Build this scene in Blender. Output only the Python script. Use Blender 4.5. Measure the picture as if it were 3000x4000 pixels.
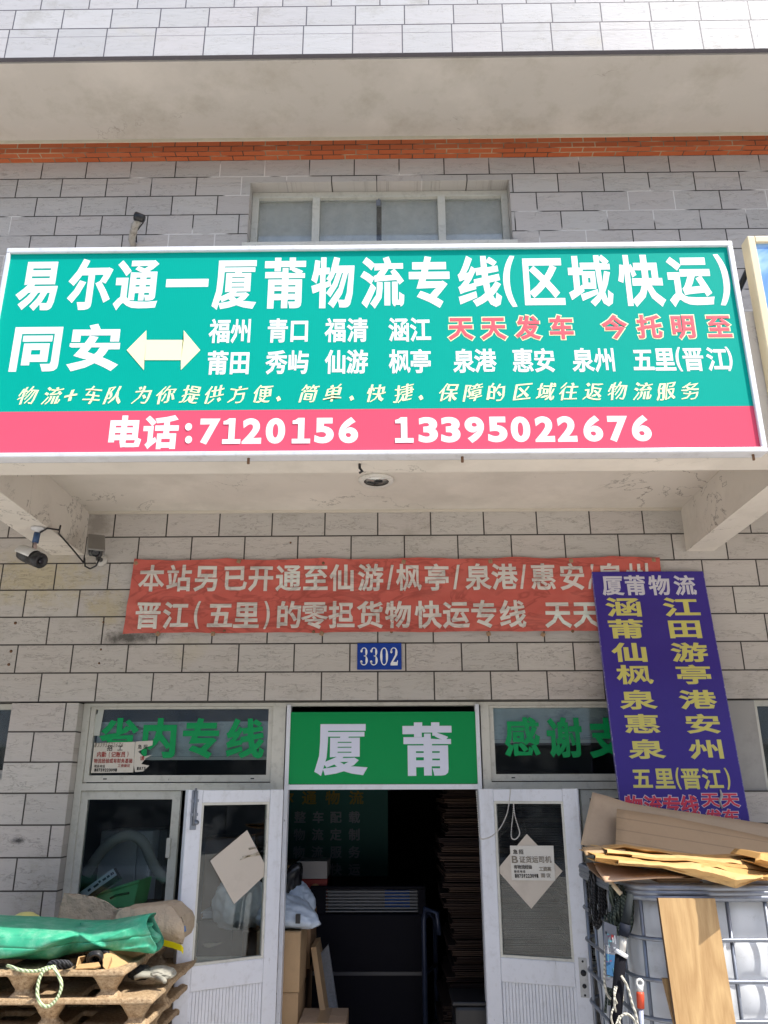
import bpy, bmesh, math, random
from mathutils import Vector, Matrix, noise
random.seed(7)
for o in list(bpy.data.objects): bpy.data.objects.remove(o)
SC = bpy.context.scene
COL = SC.collection
R = math.radians
# ------------------------------------------------------------------ camera, sky, sun, exposure
ZC = 1.95                                    # camera height above the street
F, PIT, ROLL, YAW = 3128.9, .330412, -.003028, .0109   # pixels of a 3000 x 4000 frame, radians
c_, s_ = math.cos(YAW), math.sin(YAW); cp, sp = math.cos(PIT), math.sin(PIT); cr, sr = math.cos(ROLL), math.sin(ROLL)
R0 = Vector((c_, s_, 0)); U0 = Vector((s_*sp, -c_*sp, cp)); FW = Vector((-s_*cp, c_*cp, sp))
RT = R0*cr + U0*sr; UP = U0*cr - R0*sr
cam = bpy.data.cameras.new('camera'); co = bpy.data.objects.new('camera', cam); COL.objects.link(co)
cam.sensor_fit = 'VERTICAL'; cam.sensor_height = 36; cam.lens = F/4000*36; cam.clip_end = 500; cam.clip_start = .05
M = Matrix((RT, UP, -FW)).transposed().to_4x4(); M.translation = (0, 0, ZC); co.matrix_world = M
SC.camera = co
LIGHT = Vector((-.60, .36, -1)).normalized()
world = bpy.data.worlds.new('World'); SC.world = world; world.use_nodes = True
nt = world.node_tree; sky = nt.nodes.new('ShaderNodeTexSky'); sky.sky_type = 'NISHITA'; sky.sun_disc = False
sky.sun_elevation = math.asin(-LIGHT.z); sky.sun_rotation = math.atan2(-LIGHT.x, -LIGHT.y)
sky.air_density = 1.0; sky.dust_density = 2.0; sky.ozone_density = 1.0
nt.links.new(sky.outputs[0], nt.nodes['Background'].inputs[0]); nt.nodes['Background'].inputs[1].default_value = .15
sun = bpy.data.lights.new('sun', 'SUN'); sun.energy = 3.5; sun.angle = R(.5); sun.color = (1, .95, .87)
so = bpy.data.objects.new('sun', sun); COL.objects.link(so); so.rotation_euler = LIGHT.to_track_quat('-Z', 'Y').to_euler(); so.location = (0, 0, 20)
SC.view_settings.view_transform = 'Standard'; SC.view_settings.look = 'None'; SC.view_settings.gamma = 1
SC.view_settings.exposure = 1.16
SC.cycles.max_bounces = 8; SC.cycles.transparent_max_bounces = 16

# ------------------------------------------------------------------ helpers
def ray(px, py):
    return (RT*((px-1500)/F) + UP*((2000-py)/F) + FW)
CAM = Vector((0, 0, ZC))
def at(px, py, Y):                           # the point seen at (px, py) on the upright plane y = Y
    d = ray(px, py); return CAM + d*(Y/d.y)
def atz(px, py, Z):                          # ... on the level plane z = Z
    d = ray(px, py); return CAM + d*((Z-ZC)/d.z)
def X(px, py, Y): return at(px, py, Y).x
def Z(py, Y, px=1500): return at(px, py, Y).z

def srgb(r, g, b):
    return tuple((v/12.92 if v <= .04045 else ((v+.055)/1.055)**2.4) for v in (r/255, g/255, b/255)) + (1,)

class MB:
    def __init__(s): s.v = []; s.f = []; s.sm = []
    def add(s, vs, fs, smooth=False, m=None):
        n = len(s.v)
        s.v += [(m @ Vector(v)) if m else Vector(v) for v in vs]
        s.f += [tuple(i+n for i in f) for f in fs]; s.sm += [smooth]*len(fs); return s
    def box(s, a, b, m=None):
        x0, x1 = sorted((a[0], b[0])); y0, y1 = sorted((a[1], b[1])); z0, z1 = sorted((a[2], b[2]))
        return s.add([(x0,y0,z0),(x1,y0,z0),(x1,y1,z0),(x0,y1,z0),(x0,y0,z1),(x1,y0,z1),(x1,y1,z1),(x0,y1,z1)],
                     [(3,2,1,0),(4,5,6,7),(0,1,5,4),(1,2,6,5),(2,3,7,6),(3,0,4,7)], False, m)
    def bbox(s, a, b, r=.005, m=None):           # a box with bevelled edges
        bm = bmesh.new(); bmesh.ops.create_cube(bm, size=1)
        for v in bm.verts: v.co = Vector([(a[i]+b[i])/2 + v.co[i]*abs(b[i]-a[i]) for i in range(3)])
        bmesh.ops.bevel(bm, geom=bm.edges[:], offset=r, segments=2, affect='EDGES', profile=.5)
        bm.verts.index_update()
        s.add([v.co[:] for v in bm.verts], [tuple(v.index for v in f.verts) for f in bm.faces], False, m); bm.free(); return s
    def prism(s, pts, d):                        # polygon pts pushed along the vector d
        n = len(pts); d = Vector(d); P = [Vector(p) for p in pts]
        s.add(P+[p+d for p in P], [tuple(range(n)), tuple(range(2*n-1, n-1, -1))]+[(i, i+n, (i+1) % n+n, (i+1) % n) for i in range(n)]); return s
    def tube(s, pts, r, k=8, cap=True, smooth=True, closed=False):
        P = [Vector(p) for p in pts]; n = len(P); rr = r if isinstance(r, (list, tuple)) else [r]*n
        vs = []; up = None
        for i in range(n):
            if closed: t = P[(i+1) % n]-P[i-1]
            else: t = P[min(i+1, n-1)]-P[max(i-1, 0)]
            t.normalize()
            if up is None: up = Vector((0, 0, 1)) if abs(t.z) < .9 else Vector((1, 0, 0))
            a = (up - t*up.dot(t)).normalized(); b = t.cross(a); up = a
            for j in range(k):
                th = 2*math.pi*j/k; vs.append(P[i]+a*(rr[i]*math.cos(th))+b*(rr[i]*math.sin(th)))
        fs = []
        for i in range(n if closed else n-1):
            for j in range(k):
                i2 = (i+1) % n
                fs.append((i*k+j, i*k+(j+1) % k, i2*k+(j+1) % k, i2*k+j))
        if cap and not closed: fs += [tuple(range(k-1, -1, -1)), tuple(range((n-1)*k, n*k))]
        return s.add(vs, fs, smooth)
    def lathe(s, prof, o, ax=(0, 0, 1), k=24, smooth=True):   # prof: (radius, distance along the axis)
        ax = Vector(ax).normalized(); a = ax.orthogonal().normalized(); b = ax.cross(a); o = Vector(o); vs = []; n = len(prof)
        for r, h in prof:
            for j in range(k):
                th = 2*math.pi*j/k; vs.append(o+ax*h+a*(r*math.cos(th))+b*(r*math.sin(th)))
        fs = [(i*k+j, i*k+(j+1) % k, (i+1)*k+(j+1) % k, (i+1)*k+j) for i in range(n-1) for j in range(k)]
        fs += [tuple(range(k-1, -1, -1)), tuple(range((n-1)*k, n*k))]
        return s.add(vs, fs, smooth)
    def grid(s, fn, nu, nv, smooth=True):
        vs = [fn(i/nu, j/nv) for j in range(nv+1) for i in range(nu+1)]
        fs = [(j*(nu+1)+i, j*(nu+1)+i+1, (j+1)*(nu+1)+i+1, (j+1)*(nu+1)+i) for j in range(nv) for i in range(nu)]
        return s.add(vs, fs, smooth)
    def build(s, name, mat, parent=None, off=(0, 0, 0), thick=0, fixn=True):
        me = bpy.data.meshes.new(name); off = Vector(off)
        me.from_pydata([v-off for v in s.v], [], s.f)
        for p, q in zip(me.polygons, s.sm): p.use_smooth = q
        if fixn:
            bm = bmesh.new(); bm.from_mesh(me); bmesh.ops.recalc_face_normals(bm, faces=bm.faces[:]); bm.to_mesh(me); bm.free()
        me.materials.append(mat); o = bpy.data.objects.new(name, me); COL.objects.link(o)
        if parent: o.parent = parent
        if thick:
            md = o.modifiers.new('thickness', 'SOLIDIFY'); md.thickness = thick; md.offset = 0
        return o

def tag(o, label=None, cat=None, group=None, kind=None):
    if label: o['label'] = label
    if cat: o['category'] = cat
    if group: o['group'] = group
    if kind: o['kind'] = kind
    return o
class Thing:                                    # an Empty at the base that parents its parts
    def __init__(s, name, label, cat, loc=(0, 0, 0), group=None):
        s.o = bpy.data.objects.new(name, None); COL.objects.link(s.o); s.o.location = loc; s.loc = Vector(loc)
        s.o.empty_display_size = .1; tag(s.o, label, cat, group)
    def part(s, name, mb, mat, parent=None, label=None, **k):
        o = mb.build(name, mat, parent or s.o, s.loc, **k)
        if label: o['label'] = label
        return o
def solo(name, mb, mat, label, cat, group=None, loc=(0, 0, 0), **k):
    o = mb.build(name, mat, None, loc, **k); o.location = loc; return tag(o, label, cat, group)
def copy_tree(o, parent=None):
    c = o.copy(); COL.objects.link(c); c.parent = parent
    for ch in o.children: copy_tree(ch, c)
    return c

# ------------------------------------------------------------------ materials
class NT:
    def __init__(s, name):
        s.m = bpy.data.materials.new(name); s.m.use_nodes = True; s.t = s.m.node_tree; s.b = s.t.nodes['Principled BSDF']
        s.tc = s.n('ShaderNodeTexCoord').outputs['Object']
    def n(s, t, **k):
        nd = s.t.nodes.new(t)
        for a, v in k.items(): setattr(nd, a, v)
        return nd
    def l(s, a, b): s.t.links.new(a, b)
    def mapping(s, scale=(1, 1, 1), loc=(0, 0, 0), rot=(0, 0, 0)):
        m = s.n('ShaderNodeMapping'); s.l(s.tc, m.inputs[0]); m.inputs['Scale'].default_value = scale; m.inputs['Location'].default_value = loc; m.inputs['Rotation'].default_value = rot
        return m.outputs[0]
    def noise(s, vec, scale, detail=4, rough=.6, dist=0):
        n = s.n('ShaderNodeTexNoise'); s.l(vec, n.inputs['Vector']); n.inputs['Scale'].default_value = scale; n.inputs['Detail'].default_value = detail
        n.inputs['Roughness'].default_value = rough; n.inputs['Distortion'].default_value = dist; return n.outputs['Fac']
    def ramp(s, fac, stops):
        r = s.n('ShaderNodeValToRGB'); s.l(fac, r.inputs[0]); e = r.color_ramp.elements
        while len(e) < len(stops): e.new(.5)
        for el, (p, c) in zip(e, stops): el.position = p; el.color = c if len(c) == 4 else (*c, 1)
        return r.outputs[0]
    def mix(s, fac, a, b, mode='MIX'):
        m = s.n('ShaderNodeMix', data_type='RGBA', blend_type=mode)
        for i, v in ((0, fac), (6, a), (7, b)):
            if isinstance(v, bpy.types.NodeSocket): s.l(v, m.inputs[i])
            elif i == 0: m.inputs[i].default_value = v
            else: m.inputs[i].default_value = v if len(v) == 4 else (*v, 1)
        return m.outputs[2]
    def math(s, op, a, b=0, c=None):
        m = s.n('ShaderNodeMath', operation=op)
        for i, v in enumerate((a, b) if c is None else (a, b, c)):
            if isinstance(v, bpy.types.NodeSocket): s.l(v, m.inputs[i])
            else: m.inputs[i].default_value = v
        return m.outputs[0]
    def bump(s, h, strength=.3, dist=.01):
        b = s.n('ShaderNodeBump'); s.l(h, b.inputs['Height']); b.inputs['Strength'].default_value = strength; b.inputs['Distance'].default_value = dist
        s.l(b.outputs[0], s.b.inputs['Normal'])
    def out(s, col=None, rough=.6, spec=.4, metal=0):
        if col is not None:
            if isinstance(col, bpy.types.NodeSocket): s.l(col, s.b.inputs['Base Color'])
            else: s.b.inputs['Base Color'].default_value = col if len(col) == 4 else (*col, 1)
        if isinstance(rough, bpy.types.NodeSocket): s.l(rough, s.b.inputs['Roughness'])
        else: s.b.inputs['Roughness'].default_value = rough
        s.b.inputs['Specular IOR Level'].default_value = spec; s.b.inputs['Metallic'].default_value = metal
        return s.m
def k3(c, k): return tuple(min(1, v*k) for v in c[:3])
def worn(name, col, rough=.6, var=.15, scale=6, dirt=None, dirt_amt=.35, dirt_scale=9, bump=.1, bscale=60, metal=0, spec=.4, stretch=(1, 1, 1), specks=0):
    t = NT(name); v = t.mapping(stretch)
    a = t.noise(v, scale, 5)
    c = t.mix(a, k3(col, 1-var), k3(col, 1+var))
    if dirt:
        d = t.ramp(t.noise(v, dirt_scale, 6, .7), [(.52, (0, 0, 0)), (.68, (dirt_amt,)*3)])
        c = t.mix(d, c, dirt)
    if specks:      # scratches and chips
        c = t.mix(t.ramp(t.noise(t.mapping((1, 1, .35)), 34, 5, .75), [(.66, (0, 0, 0)), (.70, (specks,)*3)]), c, (.10, .095, .085))
        c = t.mix(t.ramp(t.noise(t.mapping((1, 1, .12)), 11, 6, .7), [(.55, (0, 0, 0)), (.75, (specks*.4,)*3)]), c, (.30, .285, .25))
    if bump: t.bump(t.noise(v, bscale, 3), bump, .004)
    return t.out(c, rough, spec, metal)

def tile_mat(name, x0, z0, w, h, mortar=.0042, col=(.45, .42, .385), joint=(.045, .04, .035), white=0., line=None, stain=True, crack=1.0, spots=()):
    t = NT(name)
    sep = t.n('ShaderNodeSeparateXYZ'); t.l(t.tc, sep.inputs[0])
    com = t.n('ShaderNodeCombineXYZ'); t.l(sep.outputs[0], com.inputs[0]); t.l(sep.outputs[2], com.inputs[1])
    mp = t.n('ShaderNodeMapping'); t.l(com.outputs[0], mp.inputs[0]); mp.inputs['Location'].default_value = (-x0+w*40, -z0+h*80, 0)
    br = t.n('ShaderNodeTexBrick', offset=.5, offset_frequency=2, squash=1, squash_frequency=2); t.l(mp.outputs[0], br.inputs['Vector'])
    for k_, v_ in (('Scale', 1), ('Mortar Size', mortar), ('Mortar Smooth', .1), ('Bias', 0), ('Brick Width', w), ('Row Height', h)): br.inputs[k_].default_value = v_
    br.inputs['Color1'].default_value = (0, 0, 0, 1); br.inputs['Color2'].default_value = (1, 1, 1, 1); br.inputs['Mortar'].default_value = (.5, .5, .5, 1)
    mort = br.outputs['Fac']
    if line is not None:
        d = t.math('ABSOLUTE', t.math('SUBTRACT', sep.outputs[2], line)); mort = t.math('MAXIMUM', mort, t.math('MULTIPLY', t.math('LESS_THAN', d, mortar*.6), .55))
    per = t.n('ShaderNodeSeparateColor'); t.l(br.outputs['Color'], per.inputs[0]); tilev = per.outputs[0]
    # creased split-stone face: long wavy horizontal creases, each tile with its own piece of pattern
    off = t.n('ShaderNodeCombineXYZ'); t.l(t.math('MULTIPLY', tilev, 37.), off.inputs[2])
    va = t.n('ShaderNodeVectorMath', operation='ADD'); t.l(com.outputs[0], va.inputs[0]); t.l(off.outputs[0], va.inputs[1])
    m2 = t.n('ShaderNodeMapping'); t.l(va.outputs[0], m2.inputs[0]); m2.inputs['Scale'].default_value = (9, 40, 1)
    n1 = t.noise(m2.outputs[0], 1.3, 4, .62, .6)
    ridge = t.math('ABSOLUTE', t.math('SUBTRACT', n1, .5))
    gate = t.ramp(t.noise(m2.outputs[0], .55, 2), [(.42, (0, 0, 0)), (.56, (1, 1, 1))])
    crk = t.math('MULTIPLY', t.ramp(ridge, [(0, (1, 1, 1)), (.014, (0, 0, 0))]), gate)
    c = t.mix(tilev, k3(col, .90), k3(col, 1.07))
    hu = t.math('FRACT', t.math('MULTIPLY', tilev, 7.3)); c = t.mix(t.math('MULTIPLY', hu, .5), c, (col[0]*1.03, col[1]*.955, col[2]*.96))
    c = t.mix(t.math('MULTIPLY', t.noise(com.outputs[0], 1.1, 5), .55), c, (col[0]*.84, col[1]*.86, col[2]*.92))
    if stain:
        st = t.ramp(t.noise(com.outputs[0], 2.3, 6, .72), [(.56, (0, 0, 0)), (.74, (.5, .5, .5))])
        c = t.mix(st, c, (.22, .2, .15))
        st2 = t.ramp(t.noise(com.outputs[0], 1.35, 5, .6), [(.6, (0, 0, 0)), (.72, (.3, .3, .3))])
        c = t.mix(st2, c, (.46, .40, .22))
    for sx_, sz_, rx_, rz_, sc__, am_ in spots:      # mould and rust marks of the wall itself
        dx_ = t.math('DIVIDE', t.math('SUBTRACT', sep.outputs[0], sx_), rx_); dz_ = t.math('DIVIDE', t.math('SUBTRACT', sep.outputs[2], sz_), rz_)
        d_ = t.math('SQRT', t.math('ADD', t.math('MULTIPLY', dx_, dx_), t.math('MULTIPLY', dz_, dz_)))
        d_ = t.math('ADD', d_, t.math('MULTIPLY', t.math('SUBTRACT', t.noise(com.outputs[0], 12, 6, .75), .5), 2.2))
        c = t.mix(t.ramp(d_, [(.2, (am_,)*3), (.95, (0, 0, 0))]), c, sc__)
    c = t.mix(t.math('MULTIPLY', crk, .42*crack), c, (.12, .11, .095))
    jc = joint
    if white:
        wn = t.ramp(t.noise(com.outputs[0], 1.6, 2), [(.62-white*.2, (0, 0, 0)), (.66-white*.2, (1, 1, 1))]); jc = t.mix(wn, joint, (.62, .6, .57))
    c = t.mix(mort, c, jc)
    hgt = t.math('SUBTRACT', t.math('MULTIPLY', n1, .5), t.math('MULTIPLY', crk, .5))
    hgt = t.math('SUBTRACT', hgt, t.math('MULTIPLY', mort, 1.2))
    t.bump(hgt, .6, .006)
    return t.out(c, .55, .35)

def glass_mat(name, tint=(.9, .95, .95), refl=1.0, dirt=.04):
    t = NT(name); nt = t.t
    tr = t.n('ShaderNodeBsdfTransparent'); tr.inputs[0].default_value = (*tint, 1)
    gl = t.n('ShaderNodeBsdfGlossy'); gl.inputs['Roughness'].default_value = .01
    fr = t.n('ShaderNodeFresnel'); fr.inputs[0].default_value = 1.5
    f = t.math('MINIMUM', t.math('MULTIPLY', fr.outputs[0], refl), 1)
    m = t.n('ShaderNodeMixShader'); t.l(f, m.inputs[0]); t.l(tr.outputs[0], m.inputs[1]); t.l(gl.outputs[0], m.inputs[2])
    df = t.n('ShaderNodeBsdfDiffuse'); df.inputs[0].default_value = (.5, .5, .48, 1)
    dn = t.ramp(t.noise(t.mapping(), 5, 6, .7), [(.45, (0, 0, 0)), (.75, (dirt*3,)*3)])
    m2 = t.n('ShaderNodeMixShader'); t.l(dn, m2.inputs[0]); t.l(m.outputs[0], m2.inputs[1]); t.l(df.outputs[0], m2.inputs[2])
    t.l(m2.outputs[0], nt.nodes['Material Output'].inputs[0]); return t.m

def printed(name, col, rough=.45, ribs=0, crease=.05, fade=.06, fs=3, spec=.3):
    t = NT(name); v = t.mapping()
    c = t.mix(t.noise(v, fs, 4), k3(col, 1-fade), k3(col, 1+fade))
    h = t.noise(v, 4, 4)
    if ribs:
        w = t.n('ShaderNodeTexWave', wave_type='BANDS', bands_direction='X'); t.l(v, w.inputs[0]); w.inputs['Scale'].default_value = ribs
        c = t.mix(t.math('MULTIPLY', w.outputs['Fac'], .08), c, k3(col, .55)); 
    t.bump(h, crease, .02)
    return t.out(c, rough, spec)

def wood_mat(name, c1, c2, sx=6, sz=.6, rough=.5, bump=.15):
    t = NT(name); v = t.mapping((sx, sx, sz))
    n = t.noise(v, 1.1, 2, .5); rings = t.math('FRACT', t.math('MULTIPLY', n, 9.))
    tri = t.math('ABSOLUTE', t.math('SUBTRACT', rings, .5))
    fib = t.noise(t.mapping((170, 170, 3.5)), 1, 4, .7); f = t.math('ADD', t.math('MULTIPLY', tri, .55), t.math('MULTIPLY', fib, .55))
    c = t.ramp(f, [(.2, c1), (.62, c2)])
    c = t.mix(t.math('MULTIPLY', t.noise(t.mapping((4, 4, .5)), 1.5, 3), .35), c, k3(c2, .8))
    t.bump(f, bump, .001); return t.out(c, rough, .35)

def plaster(name, col, stain=(.3, .28, .24), amt=.4, crack=True):
    t = NT(name); v = t.mapping()
    c = t.mix(t.noise(v, 1.4, 5), k3(col, .92), k3(col, 1.05))
    s1 = t.ramp(t.noise(v, 2.2, 7, .7), [(.5, (0, 0, 0)), (.72, (amt,)*3)]); c = t.mix(s1, c, stain)
    s2 = t.ramp(t.noise(t.mapping((1, 1, 1), (7, 3, 1)), 1.1, 6, .65), [(.52, (0, 0, 0)), (.66, (.5, .5, .5))]); c = t.mix(s2, c, k3(col, 1.25))
    if crack:
        n1 = t.noise(v, 2.6, 6, .6, .5); rid = t.ramp(t.math('ABSOLUTE', t.math('SUBTRACT', n1, .5)), [(0, (1, 1, 1)), (.007, (0, 0, 0))])
        g = t.ramp(t.noise(v, 1.3, 2), [(.54, (0, 0, 0)), (.62, (.75, .75, .75))]); c = t.mix(t.math('MULTIPLY', rid, g), c, (.07, .06, .05))
    t.bump(t.noise(v, 22, 5), .12, .004); return t.out(c, .75, .2)

def kraft(name, col, ribs=0, tape=False):
    t = NT(name); v = t.mapping()
    c = t.mix(t.noise(v, 3, 5), k3(col, .86), k3(col, 1.1))
    c = t.mix(t.math('MULTIPLY', t.noise(v, 90, 2), .18), c, k3(col, .6))
    st = t.ramp(t.noise(t.mapping((1, 1, 1), (3, 9, 2)), 5, 6, .7), [(.55, (0, 0, 0)), (.75, (.35, .35, .35))]); c = t.mix(st, c, k3(col, .55))
    hh = t.noise(v, 9, 4)
    if ribs:
        sp_ = t.n('ShaderNodeSeparateXYZ'); t.l(t.mapping(rot=(0, -.16, 0)), sp_.inputs[0]); fr_ = t.math('FRACT', t.math('MULTIPLY', t.math('ADD', sp_.outputs[2], t.math('MULTIPLY', t.noise(v, 1.5, 2), .02)), 19.))
        ln = t.math('LESS_THAN', t.math('ABSOLUTE', t.math('SUBTRACT', fr_, .5)), .045); c = t.mix(t.math('MULTIPLY', ln, .45), c, k3(col, .5)); hh = t.math('SUBTRACT', hh, t.math('MULTIPLY', ln, .4))
    t.bump(hh, .25, .012); return t.out(c, .75, .2)

# ------------------------------------------------------------------ lettering: glyph outlines widened to the weight of the sign's letters
_G = {}
def glyph(ch):
    if ch in _G: return _G[ch]
    cu = bpy.data.curves.new('glyph', 'FONT'); cu.body = ch; cu.resolution_u = 6 if ord(ch) < 256 else 2
    o = bpy.data.objects.new('glyph', cu); COL.objects.link(o)
    me = bpy.data.meshes.new_from_object(o.evaluated_get(bpy.context.evaluated_depsgraph_get()))
    bpy.data.objects.remove(o); bpy.data.curves.remove(cu)
    bm = bmesh.new(); bm.from_mesh(me); bpy.data.meshes.remove(me)
    bmesh.ops.remove_doubles(bm, verts=bm.verts[:], dist=.0004); bm.verts.index_update()
    V = [(v.co.x, v.co.y) for v in bm.verts]; Fc = [tuple(v.index for v in f.verts) for f in bm.faces]
    B = []
    for e in bm.edges:
        if len(e.link_faces) == 1:
            a, b = e.verts; ce = e.link_faces[0].calc_center_median(); d = b.co-a.co; n = Vector((d.y, -d.x, 0)).normalized()
            if n.dot((a.co+b.co)/2-ce) < 0: n = -n
            B.append((a.index, b.index, (n.x, n.y)))
    bm.free(); gap = []
    for i, (a, b, n) in enumerate(B):          # how far each edge can grow before it meets the next stroke
        g = 9.
        for f in (.15, .5, .85):
            mx, my = V[a][0]+(V[b][0]-V[a][0])*f, V[a][1]+(V[b][1]-V[a][1])*f
            for j, (p, q, _) in enumerate(B):
                if j == i or p in (a, b) or q in (a, b): continue
                ex, ey = V[q][0]-V[p][0], V[q][1]-V[p][1]; den = n[0]*ey-n[1]*ex
                if abs(den) < 1e-9: continue
                wx, wy = V[p][0]-mx, V[p][1]-my; t = (wx*ey-wy*ex)/den; u = (wx*n[1]-wy*n[0])/den
                if t > .002 and -.02 <= u <= 1.02: g = min(g, t)
        gap.append(g)
    xs = [v[0] for v in V] or [0, 1]; ys = [v[1] for v in V] or [0, 1]
    _G[ch] = (V, Fc, B, gap, (min(xs), max(xs), min(ys), max(ys))); return _G[ch]
def grown(B, gap, bold, brush=False):
    at_ = {}; off = {}
    for (a, b, n), g in zip(B, gap):
        d = min(bold, .31*g)
        if brush: d = min(.31*g, -.017+.050*abs(n[0]*.86+n[1]*.5)**1.6)
        for q in (a, b): at_.setdefault(q, []).append((n, d))
    for q, L in at_.items():
        (n1, d1), (n2, d2) = L[0], L[-1]; den = n1[0]*n2[1]-n1[1]*n2[0]
        if abs(den) < .25:
            d = (d1+d2)/2; sx, sy = n1[0]+n2[0], n1[1]+n2[1]; k = math.hypot(sx, sy) or 1; off[q] = (sx/k*d, sy/k*d)
        else: off[q] = ((d1*n2[1]-d2*n1[1])/den, (n1[0]*d2-n2[0]*d1)/den)
        L_ = math.hypot(*off[q]); mxl = 1.7*max(d1, d2)
        if L_ > mxl: off[q] = (off[q][0]/L_*mxl, off[q][1]/L_*mxl)
    return off
def hash_(ch): return (ord(ch)*.6180339) % 1
class Plane:
    def __init__(s, o, ex, ez): 
        s.o = Vector(o); s.ex = Vector(ex).normalized(); e = Vector(ez); s.ez = (e-s.ex*e.dot(s.ex)).normalized(); s.n = s.ez.cross(s.ex)*-1
        if s.n.dot(CAM-s.o) < 0: s.n = -s.n
    def uv(s, px, py):
        d = ray(px, py); k = (s.o-CAM).dot(s.n)/d.dot(s.n); p = CAM+d*k-s.o; return p.dot(s.ex), p.dot(s.ez)
    def p(s, u, v, d=0): return s.o+s.ex*u+s.ez*v+s.n*d
def upright(Y): return Plane((0, Y, ZC), (1, 0, 0), (0, 0, 1))
def put(mb, pl, ch, u, v, w, h, bold, d=.0010, shear=0, disp=None, brush=False):
    V, Fc, B, gap, bb = glyph(ch)
    if not V: return
    if ord(ch) < 256:
        cx, cy = (bb[0]+bb[1])/2, (bb[2]+bb[3])/2; sx = w/(bb[1]-bb[0]+2*bold); sy = h/(bb[3]-bb[2]+2*bold)
    else: cx, cy, sx, sy = .5, .38, w, h
    ro = (hash_(ch)-.5)*.16 if brush else 0
    def T(x, y, dz):
        if brush:      # strokes rise to the right and swing, as a brush writes them
            x, y = x+.035*math.sin(5*y+hash_(ch)*6)+.02*math.sin(9*y), y+.07*(x-.5)+.035*math.sin(5.5*x+hash_(ch)*9); x, y = cx+(x-cx)*math.cos(ro)-(y-cy)*math.sin(ro), cy+(x-cx)*math.sin(ro)+(y-cy)*math.cos(ro)
        uu = u+(x-cx)*sx+(y-cy)*sy*shear; vv = v+(y-cy)*sy
        return pl.p(uu, vv, d+dz+(disp(uu, vv) if disp else 0))
    if brush:
        g_ = grown(B, gap, bold, True); V = [(x+g_.get(i, (0, 0))[0], y+g_.get(i, (0, 0))[1]) for i, (x, y) in enumerate(V)]; bold = 0
    vs = [T(x, y, 0) for x, y in V]; n = len(vs); idx = {}
    if bold:
        fs = list(Fc)
        for q, (ox, oy) in grown(B, gap, bold, brush).items():
            idx[q] = len(vs); vs.append(T(V[q][0]+ox, V[q][1]+oy, -.0004))
        for a, b, _ in B: fs.append((a, b, idx[b], idx[a]))
    else: fs = Fc
    mb.add(vs, fs)
def text(mb, pl, s, xs, y0, y1, w, h, bold=.03, lat=None, **k):   # xs: pixel centres; y0..y1 pixel row at both ends; w, h in metres
    a, b = xs[0], xs[-1]
    for ch, x in zip(s, xs):
        y = y0+(y1-y0)*((x-a)/((b-a) or 1)); u, v = pl.uv(x, y); ww, hh = w, h
        if ord(ch) < 256: ww, hh = lat or (w, h)
        if ch in '()': ww = h*.2; hh = h*1.0
        if ch == '/': ww = h*.24; hh = h*.9
        put(mb, pl, ch, u, v, ww, hh, bold, **k)
def letters(th, name, mb, mat, parent=None, label=None):
    return th.part(name, mb, mat, parent, label, fixn=False)

# ------------------------------------------------------------------ shared materials
W = 4.6
TW, TH = .3194, .1618
def sp(px, py, rx, rz, col, am): p = at(px, py, W); return (p.x, p.z, rx, rz, col, am)
M_tile = tile_mat('split_face_tile', -.7269, ZC+1.590, TW, TH, col=(.485, .455, .41), crack=1.2, spots=(sp(500, 2490, .2, .06, (.06, .055, .045), .85), sp(140, 2260, .5, .22, (.42, .35, .17), .55), sp(420, 2375, .16, .14, (.40, .33, .15), .5), sp(385, 2050, .12, .12, (.16, .14, .11), .5), sp(70, 3285, .05, .02, (.02, .02, .02), .9), sp(2310, 2700, .3, .05, (.2, .18, .15), .3)))
M_tile_up = tile_mat('split_face_tile_upper', -1.5322, ZC+4.2654, TW, TH, col=(.46, .435, .40), white=.45, stain=False, crack=.8)
M_plas = plaster('painted_plaster', (.62, .575, .51), stain=(.34, .31, .26), amt=.3)
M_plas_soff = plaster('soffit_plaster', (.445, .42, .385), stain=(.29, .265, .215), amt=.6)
M_pvc = worn('aged_white_pvc', (.56, .55, .49), .4, .08, 4, (.22, .21, .17), .3, 22, .05, specks=.6)
M_pvcn = worn('white_door_pvc', (.66, .675, .72), .35, .06, 4, (.36, .35, .34), .25, 26, .05, specks=.6)
M_glass = glass_mat('window_glass')
M_glass_d = glass_mat('dusty_glass', refl=1.0, dirt=.022)
M_dark = worn('dark_void', (.02, .02, .022), .7, .2, 3)
M_conc = plaster('cement_block', (.33, .32, .30), stain=(.14, .135, .13), amt=.6)
M_ground = plaster('street_concrete', (.46, .44, .41), stain=(.25, .24, .22), amt=.4)
M_black = worn('black_plastic', (.018, .018, .02), .4, .2, 8)
M_steel = worn('galvanised_steel', (.22, .24, .28), .4, .15, 12, (.12, .12, .13), .35, 20, .05, metal=.55)
M_alu = worn('aluminium_frame', (.72, .73, .76), .35, .06, 8, (.35, .34, .33), .3, 16, .03, metal=.25)
M_white_l = printed('white_print', (.74, .75, .76), .5, crease=.02, fade=.02)
M_rust = worn('rusty_brown', (.16, .085, .045), .7, .25, 20)
M_kraft = kraft('kraft_card', (.40, .285, .18))
M_kraft_d = kraft('kraft_card_dull', (.50, .375, .26))
M_kraft_l = kraft('kraft_paper', (.60, .40, .20))

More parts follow.
